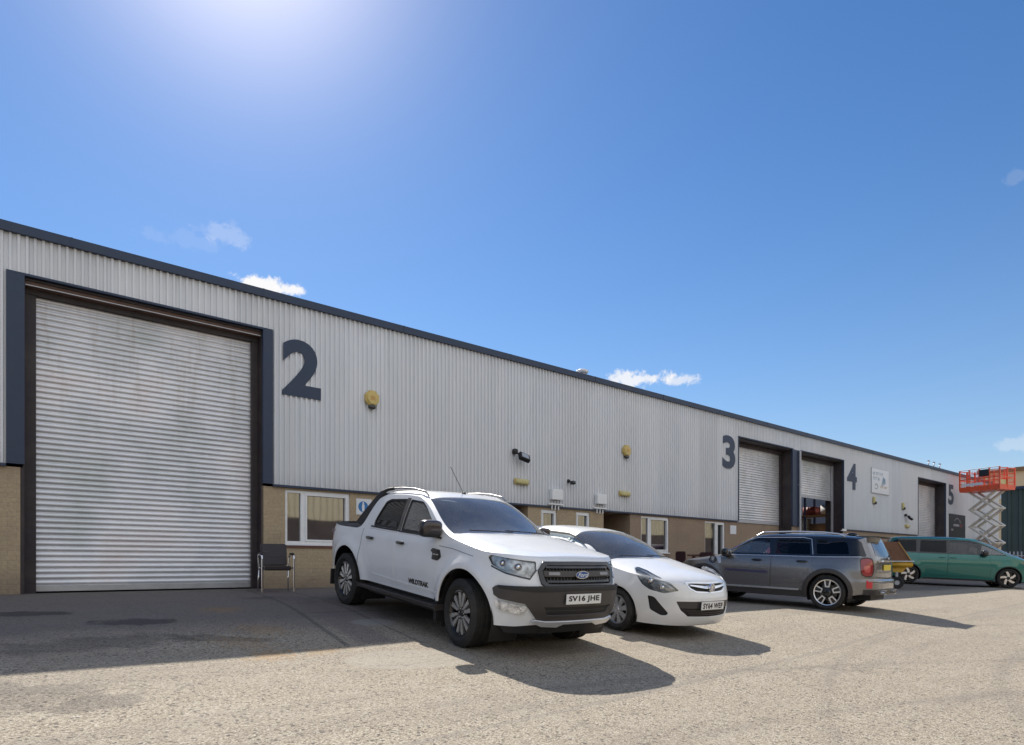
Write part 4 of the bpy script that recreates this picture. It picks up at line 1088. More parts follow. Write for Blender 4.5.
# ------------------------------------------------------------------ ground
prof_pts=[(-1,0),(0,0),(2,-.06),(3.5,-.155),(5,-.31),(6.76,-.50),(9,-.72),(13,-1.0),(18,-1.2),(30,-1.3),(60,-1.3)]
_g=pchip(prof_pts)
_g2=pchip([(-1,-.05),(0,-.10),(2,-.20),(4,-.325),(6.5,-.43),(9,-.65),(13,-.95),(18,-1.15),(30,-1.3),(60,-1.3)])
def gz(x,y):
    d=np.clip(-np.asarray(y,float),-1,60); k=1-.10*np.clip((np.asarray(x,float)-8)/6,0,1)
    z=_g(d)*k; t_=np.clip((np.asarray(x,float)-9)/3,0,1); t_=t_*t_*(3-2*t_)*np.clip(-np.asarray(y,float)/.4,0,1); z=z*(1-t_)+_g2(d)*t_
    far=np.clip((-np.asarray(y,float)-60)/200,0,1)
    return z+far*0
def make_ground():
    xs=np.concatenate([[-900,-400,-200,-100,-60,-30],np.arange(-16,60,.5),np.arange(60,110,5),[120,150,200,300,500,900]])
    ys=np.concatenate([[-900,-400,-200,-100,-60,-45,-35,-28],np.arange(-24,-16,1),np.arange(-16,.6,.25),[1,3,6,12,25,40,60,100,200,400,900]])
    X,Y=np.meshgrid(xs,ys,indexing='ij'); Z=gz(X,Y)
    rng=np.random.RandomState(3)
    near=(Y<-.3)&(Y>-20)&(X>-14)&(X<55)
    und=.006*(np.sin(X*1.1+Y*.7)+np.sin(X*.63-Y*1.3+1))*near
    Z=Z+und
    n,m=X.shape
    vs=list(zip(X.ravel(),Y.ravel(),Z.ravel())); fs=[(i*m+j,(i+1)*m+j,(i+1)*m+j+1,i*m+j+1) for i in range(n-1) for j in range(m-1)]
    me=bpy.data.meshes.new('ground'); me.from_pydata([tuple(map(float,v)) for v in vs],[],fs)
    me.polygons.foreach_set('use_smooth',[True]*len(fs)); me.update()
    m_,nt,out=newmat('worn_chippings_asphalt'); p=N(nt,'ShaderNodeBsdfPrincipled')
    tc=N(nt,'ShaderNodeTexCoord').outputs['Object']
    sx=N(nt,'ShaderNodeSeparateXYZ'); L(nt,tc,sx.inputs[0]); x_,y_=sx.outputs[0],sx.outputs[1]
    nz=noise(nt,tc,1.6,5,.65,out=1)
    def ell(cx,cy,rx,ry,ang=0,wob=.5,soft=.25,mx=1.0,ns=1.6):
        mp=N(nt,'ShaderNodeMapping',vector_type='TEXTURE'); mp.inputs['Location'].default_value=(cx,cy,0); mp.inputs['Rotation'].default_value=(0,0,ang); mp.inputs['Scale'].default_value=(rx,ry,1)
        flat=N(nt,'ShaderNodeCombineXYZ'); L(nt,x_,flat.inputs[0]); L(nt,y_,flat.inputs[1]); L(nt,flat.outputs[0],mp.inputs[0])
        ln=N(nt,'ShaderNodeVectorMath',operation='LENGTH'); L(nt,mp.outputs[0],ln.inputs[0])
        nn=noise(nt,tc,ns*2,5,.65)
        d=mth(nt,'ADD',ln.outputs['Value'],mth(nt,'MULTIPLY',mth(nt,'SUBTRACT',nn,.5),wob*2))
        r=N(nt,'ShaderNodeMapRange',interpolation_type='SMOOTHSTEP'); r.inputs[1].default_value=1-soft; r.inputs[2].default_value=1+soft; r.inputs[3].default_value=mx; r.inputs[4].default_value=0
        L(nt,d,r.inputs[0]); return r.outputs[0]
    # stone chippings: three sizes
    v1=N(nt,'ShaderNodeTexVoronoi'); v1.inputs['Scale'].default_value=88; L(nt,tc,v1.inputs['Vector'])
    v2=N(nt,'ShaderNodeTexVoronoi'); v2.inputs['Scale'].default_value=34; L(nt,tc,v2.inputs['Vector'])
    s1=N(nt,'ShaderNodeSeparateColor'); L(nt,v1.outputs['Color'],s1.inputs[0])
    s2=N(nt,'ShaderNodeSeparateColor'); L(nt,v2.outputs['Color'],s2.inputs[0])
    stone=ramp(nt,s1.outputs[0],[(0,(.09,.07,.055)),(.13,(.22,.185,.14)),(.5,(.37,.32,.24)),(.85,(.45,.395,.305)),(1,(.58,.54,.46))])
    gaps=ramp(nt,v1.outputs['Distance'],[(.45,0.0),(.85,.6)])
    c=mixc(nt,gaps,stone,(.16,.13,.105))
    pits=mth(nt,'MULTIPLY',ramp(nt,s2.outputs[1],[(.86,0.0),(.90,1.0)]),ramp(nt,v2.outputs['Distance'],[(.35,1.0),(.6,0.0)]))
    c=mixc(nt,mth(nt,'MULTIPLY',pits,.85),c,(.05,.045,.045))
    big=noise(nt,tc,.35,5,.6); mid=noise(nt,tc,2.2,5,.65)
    c=mixc(nt,ramp(nt,big,[(.35,0.0),(.7,.40)]),c,(.26,.22,.175))
    c=mixc(nt,ramp(nt,mid,[(.50,0.0),(.75,.30)]),c,(.42,.38,.31))
    # worn wheel tracks / long streaks
    mp=N(nt,'ShaderNodeMapping'); mp.inputs['Scale'].default_value=(.12,1.4,1); mp.inputs['Rotation'].default_value=(0,0,R(6)); L(nt,tc,mp.inputs[0])
    st=noise(nt,mp.outputs[0],1.3,5,.6); c=mixc(nt,ramp(nt,st,[(.52,0.0),(.72,.38)]),c,(.17,.15,.13))
    # darker smoother apron in front of the doors
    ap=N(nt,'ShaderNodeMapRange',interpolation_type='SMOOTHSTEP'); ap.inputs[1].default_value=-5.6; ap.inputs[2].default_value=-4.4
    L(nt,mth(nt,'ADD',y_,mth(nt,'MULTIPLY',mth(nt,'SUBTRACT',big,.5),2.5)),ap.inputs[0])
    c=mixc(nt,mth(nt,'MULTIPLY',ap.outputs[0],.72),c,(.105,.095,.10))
    for e in (ell(.75,-3.05,.45,.24,R(-20),1.2,.25,.7),ell(1.75,-4.1,.42,.20,R(-10),1.4,.25,.65),ell(.4,-6.9,.5,.35,.2,1.3,.4,.35),ell(.9,-7.3,.3,.2,.2,1.2,.3,.4),ell(1.2,-5.2,.9,.35,.1,1.4,.4,.4),ell(-.6,-4.2,.9,.3,.3,1.4,.4,.45),ell(2.3,-5.3,.5,.15,-.5,1.4,.3,.4),ell(3.9,-2.2,.4,.2,.3,1.4,.3,.4)):
        c=mixc(nt,e,c,(.035,.030,.035))
    for e in (ell(2.9,-3.5,.26,.26,.2,2.6,.35,.26,6),ell(2.9,-5.0,.35,.25,-1.0,2.6,.35,.22,6),ell(2.55,-6.25,.22,.18,.3,2.6,.3,.38,6),ell(3.1,-6.25,.26,.13,.3,2.6,.3,.28,6),ell(2.5,-5.6,.4,.25,-1.0,2.6,.35,.2,6)):
        c=mixc(nt,e,c,(.36,.19,.045))
    # pale round repair patch and concrete strips
    rp=ell(3.75,-6.95,.70,.42,R(-12),.06,.05,1.0); c=mixc(nt,mth(nt,'MULTIPLY',rp,.45),c,(.36,.33,.28))
    # slab joints running out from the wall
    def line(ax,ay,bx,by,w,col,fac):
        dx,dy=bx-ax,by-ay; l=math.hypot(dx,dy); nx,ny=-dy/l,dx/l
        d=mth(nt,'ABSOLUTE',mth(nt,'ADD',mth(nt,'MULTIPLY',mth(nt,'SUBTRACT',x_,ax),nx),mth(nt,'MULTIPLY',mth(nt,'SUBTRACT',y_,ay),ny)))
        d=mth(nt,'ADD',d,mth(nt,'MULTIPLY',mth(nt,'SUBTRACT',mid,.5),.03))
        r=N(nt,'ShaderNodeMapRange'); r.inputs[1].default_value=w*.6; r.inputs[2].default_value=w; r.inputs[3].default_value=fac; r.inputs[4].default_value=0; L(nt,d,r.inputs[0])
        t=mth(nt,'ADD',mth(nt,'MULTIPLY',mth(nt,'SUBTRACT',x_,ax),dx/l),mth(nt,'MULTIPLY',mth(nt,'SUBTRACT',y_,ay),dy/l))
        r2=mth(nt,'MULTIPLY',mth(nt,'GREATER_THAN',t,0),mth(nt,'LESS_THAN',t,l))
        return mixc(nt,mth(nt,'MULTIPLY',r.outputs[0],r2),CC[0],col)
    CC=[c]
    CC[0]=line(4.35,-.2,3.45,-6.1,.04,(.06,.055,.055),.5)
    CC[0]=line(4.62,-.2,3.85,-6.1,.26,(.15,.115,.12),.45)
    CC[0]=line(4.95,-.2,4.30,-6.3,.03,(.06,.055,.055),.45)
    CC[0]=line(-5,-.35,52,-.35,.035,(.05,.045,.045),.6)
    CC[0]=line(3.7,-4.1,10,-4.3,.025,(.06,.05,.05),.6)
    CC[0]=line(2,-9.2,30,-7.6,.05,(.19,.17,.15),.35)
    c=CC[0]
    # fine cracks, only in places, and darker tyre sweeps
    dn=noise(nt,tc,1.2,4,.6,out=1); vm=N(nt,'ShaderNodeVectorMath',operation='MULTIPLY_ADD'); L(nt,dn,vm.inputs[0]); vm.inputs[1].default_value=(.9,.9,.9); L(nt,tc,vm.inputs[2])
    ve=N(nt,'ShaderNodeTexVoronoi',feature='DISTANCE_TO_EDGE'); ve.inputs['Scale'].default_value=.42; L(nt,vm.outputs[0],ve.inputs['Vector'])
    ck=N(nt,'ShaderNodeMapRange'); ck.inputs[1].default_value=.010; ck.inputs[2].default_value=.0; ck.inputs[4].default_value=.35; L(nt,ve.outputs['Distance'],ck.inputs[0])
    cm=ramp(nt,noise(nt,tc,.30,3,.5),[(.50,0.0),(.58,1.0)])
    c=mixc(nt,mth(nt,'MULTIPLY',ck.outputs[0],cm),c,(.07,.06,.055))
    c=mixc(nt,ell(4.4,-4.95,.30,.22,.1,.3,.1,.5),c,(.30,.29,.28))
    for (cx_,cy_,r_) in ((12,-22,13.2),(12,-22,11.6),(3,-24,15.5),(3,-24,14.0)):
        dx_=mth(nt,'SUBTRACT',x_,cx_); dy_=mth(nt,'SUBTRACT',y_,cy_); rr_=mth(nt,'SQRT',mth(nt,'ADD',mth(nt,'MULTIPLY',dx_,dx_),mth(nt,'MULTIPLY',dy_,dy_)))
        tm=N(nt,'ShaderNodeMapRange',interpolation_type='SMOOTHSTEP'); tm.inputs[1].default_value=.0; tm.inputs[2].default_value=.16; tm.inputs[3].default_value=.30; tm.inputs[4].default_value=0; L(nt,mth(nt,'ABSOLUTE',mth(nt,'SUBTRACT',rr_,r_)),tm.inputs[0])
        c=mixc(nt,mth(nt,'MULTIPLY',tm.outputs[0],ramp(nt,mid,[(.35,.2),(.65,1.0)])),c,(.12,.105,.095))
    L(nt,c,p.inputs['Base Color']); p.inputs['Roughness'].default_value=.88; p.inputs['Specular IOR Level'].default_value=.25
    h=mth(nt,'SUBTRACT',mth(nt,'MULTIPLY',s1.outputs[1],.5),mth(nt,'MULTIPLY',v1.outputs['Distance'],1.0))
    h=mth(nt,'SUBTRACT',h,mth(nt,'MULTIPLY',pits,1.2))
    L(nt,bump(nt,h,.55,.008),p.inputs['Normal'])
    L(nt,p.outputs[0],out.inputs[0])
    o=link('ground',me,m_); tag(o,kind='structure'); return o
make_ground()
# ------------------------------------------------------------------ the terrace of units
B=empty('industrial_building',(0,0,0),label='long industrial building with grey ribbed cladding, brick base and numbered roller shutter bays',cat='building')
XL,XR=-9.0,52.5; TOP=5.60
openings=[(.77,4.91,4.98),(21.42,25.35,4.98),(25.93,29.82,4.98),(38.39,42.55,4.98)]
def corr(mb,x0,x1,z0,z1,y=-.015,pitch=.106,dep=.034):
    xs=[];ph=math.floor(x0/pitch)*pitch
    k=ph
    while k<x1+pitch:
        for f,d in ((0,0),(.50,0),(.60,1),(.90,1),(1.0,0)):
            x=k+f*pitch
            if x0<=x<=x1: xs.append((x,y-dep*d))
        k+=pitch
    xs=[(x0,y)]+xs+[(x1,y)]
    n=len(xs); vs=[(a,b,z0) for a,b in xs]+[(a,b,z1) for a,b in xs]
    mb.add(vs,[(i,i+1,n+i+1,n+i) for i in range(n-1) if xs[i+1][0]-xs[i][0]>1e-6])
cl=MB(); x=XL
for a,b,t in openings:
    corr(cl,x,a,2.03,TOP); corr(cl,a,b,t,TOP); x=b
corr(cl,x,XR,2.03,TOP)
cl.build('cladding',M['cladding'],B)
fl=MB()
x=XL
for a,b,t in openings+[(XR,XR,0)]:
    fl.box(x,a-.002,-.055,.02,1.985,2.028); x=b+.002
fl.build('drip_flashing',M['navy'],B)
fa=MB(); fa.box(XL,XR+.05,-.10,.30,5.60,5.745)
for k in range(20): 
    xx=XL+3.1*k+1.3
    if xx<XR: fa.box(xx,xx+.03,-.106,-.10,5.602,5.748)
fa.build('roof_fascia',M['navy'],B)
rf=MB(); rf.box(XL,30,.30,24,5.45,5.70); rf.box(37,XR,.30,24,5.45,5.70); rf.box(30,37,.30,4.5,5.45,5.70); rf.box(30,37,9,24,5.45,5.70); rf.build('roof',M['roof_sheet'],B)  # gap added out of view so the sun lights the half open bay
bk=MB(); bk.box(XL,XR,23.8,24,0,5.45); bk.box(XL,XL+.2,.31,23.8,0,5.45); bk.box(XR-.2,XR,.31,23.8,0,5.45); bk.build('side_wall',M['cladding'],B)
# brick base, with gaps for windows
wins=[(5.17,6.56,.88,1.95,[.27]),(12.02,12.60,1.0,1.93,[]),(13.33,13.89,1.0,1.93,[]),(16.13,17.51,.85,1.95,[.30]),(19.47,20.67,.35,1.94,[.58])]
def wallseg(mb,x0,x1,ws,y0=.0,y1=.25,zt=1.985):
    x=x0
    for (a,b,z0,z1,_) in ws:
        mb.box(x,a,y0,y1,-.15,zt); mb.box(a,b,y0,y1,-.15,z0); 
        if z1<zt-.005: mb.box(a,b,y0,y1,z1,zt)
        x=b
    mb.box(x,x1,y0,y1,-.15,zt)
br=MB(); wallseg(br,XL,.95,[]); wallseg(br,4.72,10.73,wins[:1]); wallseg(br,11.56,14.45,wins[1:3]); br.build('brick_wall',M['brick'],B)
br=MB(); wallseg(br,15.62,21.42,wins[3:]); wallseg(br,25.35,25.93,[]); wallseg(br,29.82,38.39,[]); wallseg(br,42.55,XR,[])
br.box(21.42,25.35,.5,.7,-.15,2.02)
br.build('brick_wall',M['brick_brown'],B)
# window sills course
sl=MB(); sl.box(5.10,6.63,-.02,.0,.80,.875); sl.build('brick_sill',M['reddish'],B)
# entrance recesses
for a,b in((10.73,11.56),(14.45,15.62)):
    mb=MB(); mb.box(a,b,1.1,1.2,-.1,1.985); mb.box(a,a+.002,.25,1.1,-.1,1.985); mb.box(b-.002,b,.25,1.1,-.1,1.985); mb.box(a,b,.02,1.1,1.99,2.02)
    mb.build('entrance_recess',M['brick_brown'],B)
    d=MB(); d.box(a+.12,b-.12,1.04,1.1,0,1.95); o=d.build('door',M['rust_steel'],B)
    d=MB(); d.tube((b-.22,1.0,1.0),(b-.22,1.0,1.2),.012); d.build('door_handle',M['steel'],o)
for (a,b,z0,z1,ms) in wins:
    f=MB(); w=.055; y0,y1=.03,.10
    f.box(a,a+w,y0,y1,z0,z1); f.box(b-w,b,y0,y1,z0,z1); f.box(a+w,b-w,y0,y1,z0,z0+w); f.box(a+w,b-w,y0,y1,z1-w,z1)
    xs=[a+w]
    for k in ms:
        xm=a+(b-a)*k; f.box(xm-.045,xm+.045,y0,y1,z0+w,z1-w); xs+=[xm-.045,xm+.045]
    xs.append(b-w)
    # opening sash
    for i in range(0,len(xs),2):
        p,q=xs[i],xs[i+1]
        if (i//2)%2==1 or len(xs)==2:
            s=.038; e=.002
            f.box(p+e,p+s,y0-.015,y1-.02,z0+w+e,z1-w-e); f.box(q-s,q-e,y0-.015,y1-.02,z0+w+e,z1-w-e); f.box(p+s,q-s,y0-.015,y1-.02,z0+w+e,z0+w+s); f.box(p+s,q-s,y0-.015,y1-.02,z1-w-s,z1-w-e)
    o=f.build('window',M['upvc'],B)
    for i in range(0,len(xs),2):
        g=MB(); g.box(xs[i],xs[i+1],.075,.085,z0+w,z1-w); g.build('pane',M['pane'],o)
    s=MB(); s.box(a-.02,b+.02,-.035,.03,z0-.03,z0-.001); s.build('sill',M['upvc'],o)
# bays
def slats(mb,x0,x1,z0,z1,y,pitch=.0915,d=.026,phase=None):
    prof=[]; n=int(round((z1-z0)/pitch)); p=(z1-z0)/n
    for k in range(n):
        for t in (0,.06,.12,.25,.4,.55,.7,.82,.90,.96):
            zz=z0+(k+t)*p
            if t<.12 : yy=y
            else: yy=y-d*math.sin(math.pi*min(1,(t-.12)/.84))**.6
            prof.append((yy,zz))
    prof.append((y,z1))
    m=len(prof); nx=2
    xs=[x0,x1]; vs=[(xx,a,b) for xx in xs for a,b in prof]
    mb.add(vs,[(i,m+i,m+i+1,i+1) for i in range(m-1)],True)
def bay(x0,x1,dep,zbot,gl,gr,mat_gr='maroon',first=False):
    s=MB(); slats(s,x0+gl,x1-gr,zbot+.09,4.86 if not first else 4.80,dep); o=s.build('roller_shutter',M['shutter'],B,recalc=False)
    b=MB(); b.box(x0+gl,x1-gr,dep-.03,dep+.02,zbot,zbot+.088); b.build('bottom_rail',M['steel'] if first else M['downpipe'],o)
    g=MB(); g.box(x0+.012,x0+gl+.03,dep-.10,dep-.035,0,4.90); g.build('shutter_guide',M[mat_gr],o)
    g=MB(); g.box(x1-gr-.03,x1-.012,dep-.10,dep-.035,0,4.90); g.build('shutter_guide',M[mat_gr],o)
    r=MB(); r.box(x0-.02,x0+.010,.02,dep+.25,0,4.97); r.box(x1-.010,x1+.02,.02,dep+.25,0,4.97); r.box(x0+.01,x1-.01,.02,dep+.25,4.94,4.975); r.build('bay_reveal',M['maroon'],B)
    h=MB(); h.box(x0+.012,x1-.012,dep-.12,dep+.20,(4.785 if first else 4.80),4.935); h.build('shutter_box',M['maroon'],o)
    return o
o=bay(1.00,4.72,.30,.03,.14,.10,first=True)
# rusty lintel and angle over the first bay
l=MB(); l.box(1.015,4.705,.04,.17,4.862,4.935); l.build('steel_lintel',M['rust_steel'],B)
l=MB(); l.box(1.015,4.705,.03,.038,4.868,4.88); l.build('lintel_edge',M['steel'],B)
g=MB(); g.box(.952,.998,.0,.24,0,1.985); g.build('steel_post',M['maroon'],B)
g=MB(); g.box(4.722,4.74,-.004,.24,0,1.985); g.build('steel_post',M['maroon'],B)
bay(21.45,25.32,.50,2.03,.05,.05)
o4=bay(25.96,29.80,.50,3.27,.05,.08,mat_gr='downpipe')
bay(38.42,42.52,.50,.05,.05,.05)
# navy trims round the bays
for i,(a,b,t) in enumerate(openings):
    n=MB(); wl=.23 if i==0 else .05; wr=.19 if i==0 else .05
    n.box(a,a+wl,-.058,.018,2.03,t); n.box(b-wr,b,-.058,.018,2.03,t); n.box(a,b,-.060,.018,t,t+.035)
    n.build('bay_trim',M['navy'],B)
n=MB(); n.box(25.35,25.93,-.056,-.02,2.03,4.98); n.build('bay_trim',M['navy'],B)
n=MB(); n.box(29.60,30.0,-.075,-.06,1.94,2.03); n.box(29.60,30.0,-.06,.0,1.94,1.98); n.build('gutter_bracket',M['upvc'],B)
d=MB(); d.tube((25.78,-.11,.1),(25.78,-.11,4.95),.045,14); d.box(25.72,25.84,-.11,-.056,1.2,1.24); d.box(25.72,25.84,-.11,-.056,3.6,3.64); d.build('downpipe',M['downpipe'],B)
# unit numbers
def digit(ch,x0,x1,z0,z1):
    o=textmesh('unit_number',ch,1.0,M['navy'],B,extrude=.004,bold=.035)
    me=o.data; c=np.array([v.co for v in me.vertices]); lo=c.min(0); hi=c.max(0)
    for v in me.vertices:
        x=(v.co.x-lo[0])/(hi[0]-lo[0]); z=(v.co.y-lo[1])/(hi[1]-lo[1]); y=(v.co.z-lo[2])/(hi[2]-lo[2])
        v.co=(x0+x*(x1-x0),-.048-.010*y,z0+z*(z1-z0))
digit('2',5.09,5.89,3.80,4.93); digit('3',20.42,21.22,3.80,4.95); digit('4',30.12,31.08,3.80,4.95); digit('5',42.90,43.78,3.86,5.0)
# inside the half open bay
inn=MB(); inn.box(25.2,25.3,.76,11,0,5.4); inn.box(37.9,38,.76,11,0,5.4); inn.box(25.3,37.9,11,11.1,0,5.4); inn.box(29.86,37.9,.72,.76,0,5.4); inn.build('inner_wall',M['box_white'],B)
rk=empty('storage_rack',(33.4,3.2,0),R(90),label='tall steel rack of stock seen inside the half open bay',cat='shelving')
mb=MB()
for x in(-1.7,0,1.7):
    for y in(-.5,.5): mb.box(x-.04,x+.04,y-.04,y+.04,0,4.2)
mb.build('upright',M['pallet_rack'],rk)
for z in(1.05,2.0,2.95):
    s=MB(); s.box(-1.7,1.7,-.55,.55,z-.06,z); s.build('shelf',M['carton'],rk)
bx=[(-1.1,1.07,.9,.7,.6,'box_white','wide white carton on the lowest shelf of the stock rack','white'),
    (.75,1.07,1.1,.7,.55,'box_white','broad white carton at the right of the lowest rack shelf','white'),
    (-1.15,2.02,.75,.7,.5,'box_red','square red box on the middle shelf of the stock rack','red'),
    (-.35,2.02,.6,.6,.8,'box_white','tall narrow white box on the middle rack shelf','white'),
    (.55,2.02,.8,.7,.5,'carton','low brown carton on the middle rack shelf','brown'),
    (-1.1,2.97,.9,.7,.5,'carton','wide brown carton on the top rack shelf','brown'),
    (.1,2.97,.6,.7,.4,'box_red','red box in the middle of the top rack shelf','red'),
    (1.05,2.97,.7,.7,.45,'box_white','low white box at the end of the top rack shelf','white')]
for x,z,w,d_,h,mm,lb,_ in bx:
    mb=MB(); mb.box(33.4-d_/2,33.4+d_/2,3.2-x-w/2,3.2-x+w/2,z,z+h,bev=.015); mb.box(33.4-d_/2-.004,33.4-d_/2,3.2-x-.03,3.2-x+.03,z+.01,z+h-.01)
    tag(mb.build('stock_box',M[mm]),lb,'box','boxes stacked on the storage rack')
# ------------------------------------------------------------------ fixtures on the wall
def alarm(x,z,lb,s=1.0):
    t=empty('alarm_box',(x,-.05,z),label=lb,cat='alarm box',group='yellow alarm boxes on the cladding')
    mb=MB(); pts=[(.17*s*math.cos(R(22.5+45*i)),.17*s*math.sin(R(22.5+45*i))) for i in range(8)]
    mb.prism(pts,-.075,.0); p2=[(a*.82,b*.82) for a,b in pts]; mb.prism(p2,-.10,-.07); mb.build('casing',M['alarm_yellow'],t)
    m2=MB(); m2.blob((0,-.045,-.185*s),(.085*s,.05,.05*s),.7); m2.build('strobe_lamp',M['black_gloss'],t)
    m3=MB(); m3.prism([(-.05,-.045),(.05,-.045),(.05,.035),(-.05,.035)],-.103,-.099); m3.build('badge',M['sign_orange'],t)
alarm(7.02,4.02,'large yellow octagonal alarm box on the cladding to the right of the big number 2')
alarm(15.35,3.82,'smaller looking yellow alarm box high on the cladding halfway between numbers 2 and 3')
def bulkhead(x,z,lb):
    t=empty('bulkhead_light',(x,-.05,z),label=lb,cat='wall light',group='yellowed oval wall lights')
    mb=MB(); mb.box(-.24,.24,-.035,0,-.075,.075,bev=.01); mb.build('back_plate',M['alarm_yellow'],t)
    m2=MB(); m2.blob((0,-.055,0),(.22,.055,.07),.6); m2.build('diffuser',M['lamp_yellow'],t)
bulkhead(11.28,2.58,'aged yellow oval light low on the cladding below the black floodlight')
bulkhead(15.28,2.55,'aged yellow oval light on the cladding above the brown entrance recess')
bulkhead(36.85,2.42,'small dim yellow light low on the cladding right of the white sign')
def flood(x,z,lb,s=1.0):
    t=empty('floodlight',(x,-.05,z),label=lb,cat='floodlight',group='black floodlights on the cladding')
    mb=MB(); mb.blob((-.12*s,-.06,.10*s),(.07*s,.06,.07*s),.6); mb.tube((-.12*s,-.06,.1*s),(.02,-.14,.0),.02,8); mb.build('mounting',M['black'],t)
    Mx=Matrix.Translation((.06*s,-.2,-.05*s))@Matrix.Rotation(R(-35),4,'X')@Matrix.Rotation(R(20),4,'Y')
    m2=MB(); m2.box(-.15*s,.15*s,-.06,.05,-.11*s,.11*s,M=Mx,bev=.015); h=m2.build('lamp_head',M['black'],t)
    m3=MB(); m3.box(-.10*s,.10*s,-.066,-.060,-.07*s,.07*s,M=Mx); m3.build('lamp_glass',M['steel'],h)
flood(11.15,3.22,'black floodlight with a sensor on the cladding above the pickup windscreen')
flood(36.7,2.86,'black floodlight on the cladding below and right of the white company sign',.9)
def boxvent(x,z,lb):
    t=empty('meter_box',(x,-.05,z),label=lb,cat='wall box',group='white boxes with bracket rails beneath')
    mb=MB(); mb.box(-.20,.20,-.12,0,-.14,.14,bev=.012); mb.build('casing',M['upvc'],t)
    m2=MB(); m2.box(-.27,.27,-.06,0,-.27,-.235); 
    for k in(-.12,0,.12): m2.box(k-.012,k+.012,-.03,0,-.40,-.27)
    m2.build('bracket',M['upvc'],t)
boxvent(12.47,2.33,'white wall box above the narrow window nearest the pickup roof')
boxvent(14.22,2.32,'white wall box above the second narrow window, left of the alarm')
t=empty('security_camera',(12.98,-.05,2.68),label='small black security camera on the cladding between the two white boxes',cat='camera')
mb=MB(); mb.tube((0,0,.06),(0,-.10,.04),.02,8); mb.tube((0,-.02,.06),(0,0,.06),.05,12); mb.build('bracket',M['black'],t)
mb=MB(); mb.blob((.02,-.15,.0),(.06,.09,.055),.7); mb.build('housing',M['black_gloss'],t)
for (x,z,lb) in((32.85,3.42,'small yellow sounder on the cladding directly beneath the white company sign'),(36.3,3.35,'small yellow sounder on the cladding above the floodlight near bay 5')):
    t=empty('sounder',(x,-.05,z),label=lb,cat='alarm',group='small yellow sounders on the unit 4 wall')
    mb=MB(); mb.box(-.10,.10,-.08,0,-.10,.20,bev=.02); mb.build('casing',M['lamp_yellow'],t)
    mb=MB(); mb.box(.0,.16,-.10,-.02,-.14,-.02,bev=.01); mb.build('horn',M['black'],t)
# signs
t=empty('safety_sign',(6.86,-.004,1.70),label='blue circle mandatory safety sign on the brick beside the wide window',cat='sign')
mb=MB(); mb.box(-.16,.20,-.006,0,-.17,.17); mb.build('board',M['sign_white'],t)
mb=MB(); mb.tube((0,-.006,0),(0,-.009,0),.115,28); mb.build('blue_disc',M['sign_blue'],t)
mb=MB(); mb.prism([(-.025,-.10),(.025,-.10),(.03,.02),(.02,.06),(-.02,.06),(-.03,.02)],-.012,-.009); mb.tube((0,-.009,.08),(0,-.012,.08),.02,14); mb.build('figure',M['sign_white'],t)
t=empty('notice',(21.17,-.004,1.70),label='small plain white notice on the brick pier left of bay 3',cat='sign')
mb=MB(); mb.box(-.19,.19,-.006,0,-.15,.15); mb.build('board',M['sign_white'],t)
# company sign (illegible at this distance: blue lines, a blue swirl, an orange line)
t=empty('company_sign',(33.58,-.05,4.38),label='white company sign with blue lettering and an orange line, right of the number 4',cat='sign')
mb=MB(); mb.box(-.97,.97,-.03,0,-.56,.56); mb.build('board',M['sign_white'],t)
mb=MB(); mb.box(-.99,.99,-.028,-.002,-.58,-.56); mb.box(-.99,.99,-.028,-.002,.56,.58); mb.box(-.99,-.97,-.028,-.002,-.56,.56); mb.box(.97,.99,-.028,-.002,-.56,.56); mb.build('sign_edge',M['steel'],t)
def glyphs(name,x,z,w,h,n,mt,seed,par,y=-.034):
    rr=random.Random(seed); mb=MB(); cw=w/n
    for i in range(n):
        a=x+i*cw; k=rr.choice([0,1,2,3])
        if k in(0,1): mb.box(a,a+cw*.18,y,y+.003,z,z+h)
        if k in(1,2): mb.box(a+cw*.2,a+cw*.75,y,y+.003,z,z+h*.18); mb.box(a+cw*.58,a+cw*.75,y,y+.003,z+h*.2,z+h*.8)
        if k in(0,2,3): mb.box(a+cw*.2,a+cw*.72,y,y+.003,z+h*.82,z+h)
        if k==3: mb.box(a+cw*.36,a+cw*.54,y,y+.003,z,z+h*.8)
    return mb.build(name,M[mt],par)
glyphs('blue_lettering',-.82,.27,1.15,.13,8,'sign_blue_pale',1,t); glyphs('blue_lettering',-.82,.04,.75,.13,5,'sign_blue_pale',2,t); glyphs('orange_lettering',.0,-.30,.78,.10,7,'sign_orange',4,t)
mb=MB()
for k in range(4):
    a=k*.13; mb.prism([(.10+a,-.22+a*.3),(.18+a,-.18+a*.3),(.36+a*.5,.20-a*.2),(.30+a*.5,.24-a*.2)],-.034-.001*k,-.031)
mb.build('swirl_emblem',M['sign_blue_pale'],t)
mb=MB(); mb.path([( -.62,-.034,-.22),(-.50,-.034,-.12),(-.36,-.034,-.18),(-.30,-.034,-.30),(-.48,-.034,-.38),(-.64,-.034,-.34)],.014,6); mb.build('outline_emblem',M['board_grey'],t)
